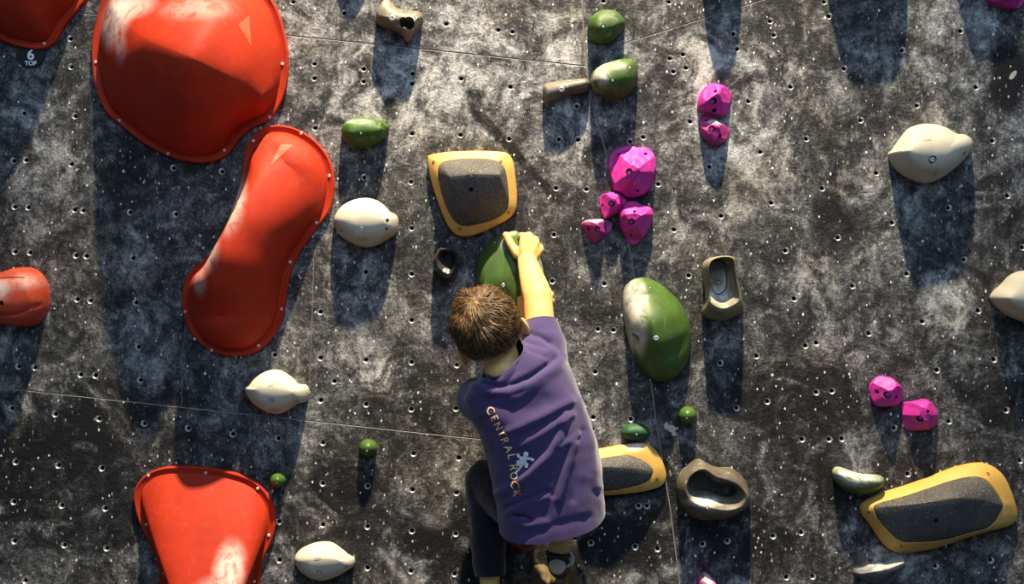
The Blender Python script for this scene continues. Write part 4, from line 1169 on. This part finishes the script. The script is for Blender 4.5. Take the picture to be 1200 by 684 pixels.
def build_hair():
    rr = random.Random(5); V = []; F = []
    rad = (HA + .007, HB + .007, HH + .009)
    whorl = Vector((.05, -.42, .9)).normalized()
    def lim(n):
        """lowest head-height (unit z) the hair reaches in direction n"""
        a = n.y / max(.05, math.hypot(n.x, n.y))                 # -1 back ... 1 front
        if a < -.62: return -.29 + .08 * (a + 1)
        if a < .25: return -.26 + (a + .62) * .54
        return .21 + (a - .25) * .4
    def sp(n, e=0.0): return hd(n.x * (rad[0] + e), n.y * (rad[1] + e) - .008, n.z * (rad[2] + e) + .008)
    # scalp-hugging mass
    nu, nv = 72, 40; idx = {}
    for j in range(nv + 1):
        for i in range(nu):
            ph = 2 * math.pi * i / nu; d0 = Vector((math.sin(ph), math.cos(ph), 0)); z0 = lim(d0)
            zz = z0 + (1 - z0) * (j / nv) ** .9; rxy = math.sqrt(max(0, 1 - zz * zz)); n = Vector((d0.x * rxy, d0.y * rxy, zz))
            e = -.0065 + .0075 * min(1, j / 8) + .003 * noise.noise(n * 9)
            idx[i, j] = len(V); V.append(sp(n, e))
    for j in range(nv):
        for i in range(nu): F.append((idx[i, j], idx[(i + 1) % nu, j], idx[(i + 1) % nu, j + 1], idx[i, j + 1]))
    # locks combed away from the crown
    cnt = 0
    while cnt < 7500:
        n = Vector((rr.gauss(0, 1), rr.gauss(0, 1), rr.gauss(0, 1))).normalized()
        if n.z < lim(n) + .02: continue
        cnt += 1
        t = (n - whorl); t = (t - n * t.dot(n))
        if t.length < 1e-3: continue
        t.normalize(); sw = n.cross(t) * (.5 + 1.5 * noise.noise(n * 3.2) + rr.gauss(0, .28)); t = (t + sw).normalized()
        hgt = max(0.0, min(1.0, (n.z - lim(n)) / .75)); Ln = .012 + .034 * hgt * rr.uniform(.7, 1.25); lift = .0012 + (.004 + .010 * max(0, noise.noise(n * 4 + Vector((3, 1, 2))) + .3)) * hgt * rr.uniform(.2, 1.3)
        wd = rr.uniform(.0005, .0014) * (.6 + .6 * hgt); pts = []
        for k in range(5):
            s = k / 4; q = (n + t * s * Ln / .085).normalized()
            pts.append(sp(q, -.001 + lift * math.sin(s * 2.2) + .002 * noise.noise(q * 25 + Vector((cnt, 0, 0)) * .1)))
        sd = (pts[-1] - pts[0]).cross(sp(n, .1) - sp(n)).normalized(); nrm = (sp(n, .1) - sp(n)).normalized(); b = len(V)
        for k, p in enumerate(pts):
            w_ = wd * (1 - (k / 4) ** 2 * .92); V += [p - sd * w_, p + nrm * w_ * .9, p + sd * w_]
        for k in range(4):
            o = b + k * 3; F += [(o, o + 1, o + 4, o + 3), (o + 1, o + 2, o + 5, o + 4)]
    m, nt, bs = new_mat('brown_hair'); N = NB(nt); co = N.n('ShaderNodeTexCoord').outputs['Object']
    N.l(N.ramp(N.noise(co, 90, 3, .6), [(.32, (.035, .018, .007)), (.5, (.085, .045, .016)), (.68, (.23, .135, .045))]), bs.inputs['Base Color'])
    bs.inputs['Roughness'].default_value = .45; bs.inputs['Specular IOR Level'].default_value = .35
    me = bpy.data.meshes.new('hair'); me.from_pydata([tuple(v - PER) for v in V], [], F); me.update()
    link('hair', me, m, BOY)
build_hair()

# ------------------------------------------------------------------ light
def aim(o, target): o.rotation_euler = (Vector(target) - o.location).to_track_quat('-Z', 'Y').to_euler()
lamp = bpy.data.lights.new('gym_spot', 'SPOT'); lamp.energy = 7300; lamp.color = (1.0, .83, .58); lamp.spot_size = R(31.5); lamp.spot_blend = 1.0; lamp.shadow_soft_size = .07
lo = bpy.data.objects.new('gym_spotlight', lamp); COL.objects.link(lo); lo.location = (.30, -1.60, ZC + 6.2); aim(lo, (.05, -.0, ZC + 1.10))
fill = bpy.data.lights.new('fill_area', 'AREA'); fill.shape = 'RECTANGLE'; fill.size = 4; fill.size_y = 2.5; fill.energy = 145; fill.color = (.50, .69, 1.0)  # added area lamp: bluish fill to lift the shadows
fo = bpy.data.objects.new('fill_area_light', fill); COL.objects.link(fo); fo.location = (1.0, -4.2, ZC + 3.6); aim(fo, (0, 0, ZC + 1.0))
wd = bpy.data.worlds.new('gym'); SC.world = wd; wd.use_nodes = True
wd.node_tree.nodes['Background'].inputs[0].default_value = (.50, .72, 1.0, 1); wd.node_tree.nodes['Background'].inputs[1].default_value = .17

# ------------------------------------------------------------------ camera
cam = bpy.data.cameras.new('camera'); co = bpy.data.objects.new('camera', cam); COL.objects.link(co)
co.location = CAM; co.rotation_euler = (R(90), 0, 0); cam.sensor_fit = 'HORIZONTAL'; cam.angle = 2 * math.atan(600 / S / D); cam.clip_start = .05
SC.camera = co
SC.view_settings.view_transform = 'Standard'; SC.view_settings.look = 'None'; SC.view_settings.gamma = 1; SC.view_settings.use_curve_mapping = False
SC.view_settings.exposure = 0.0
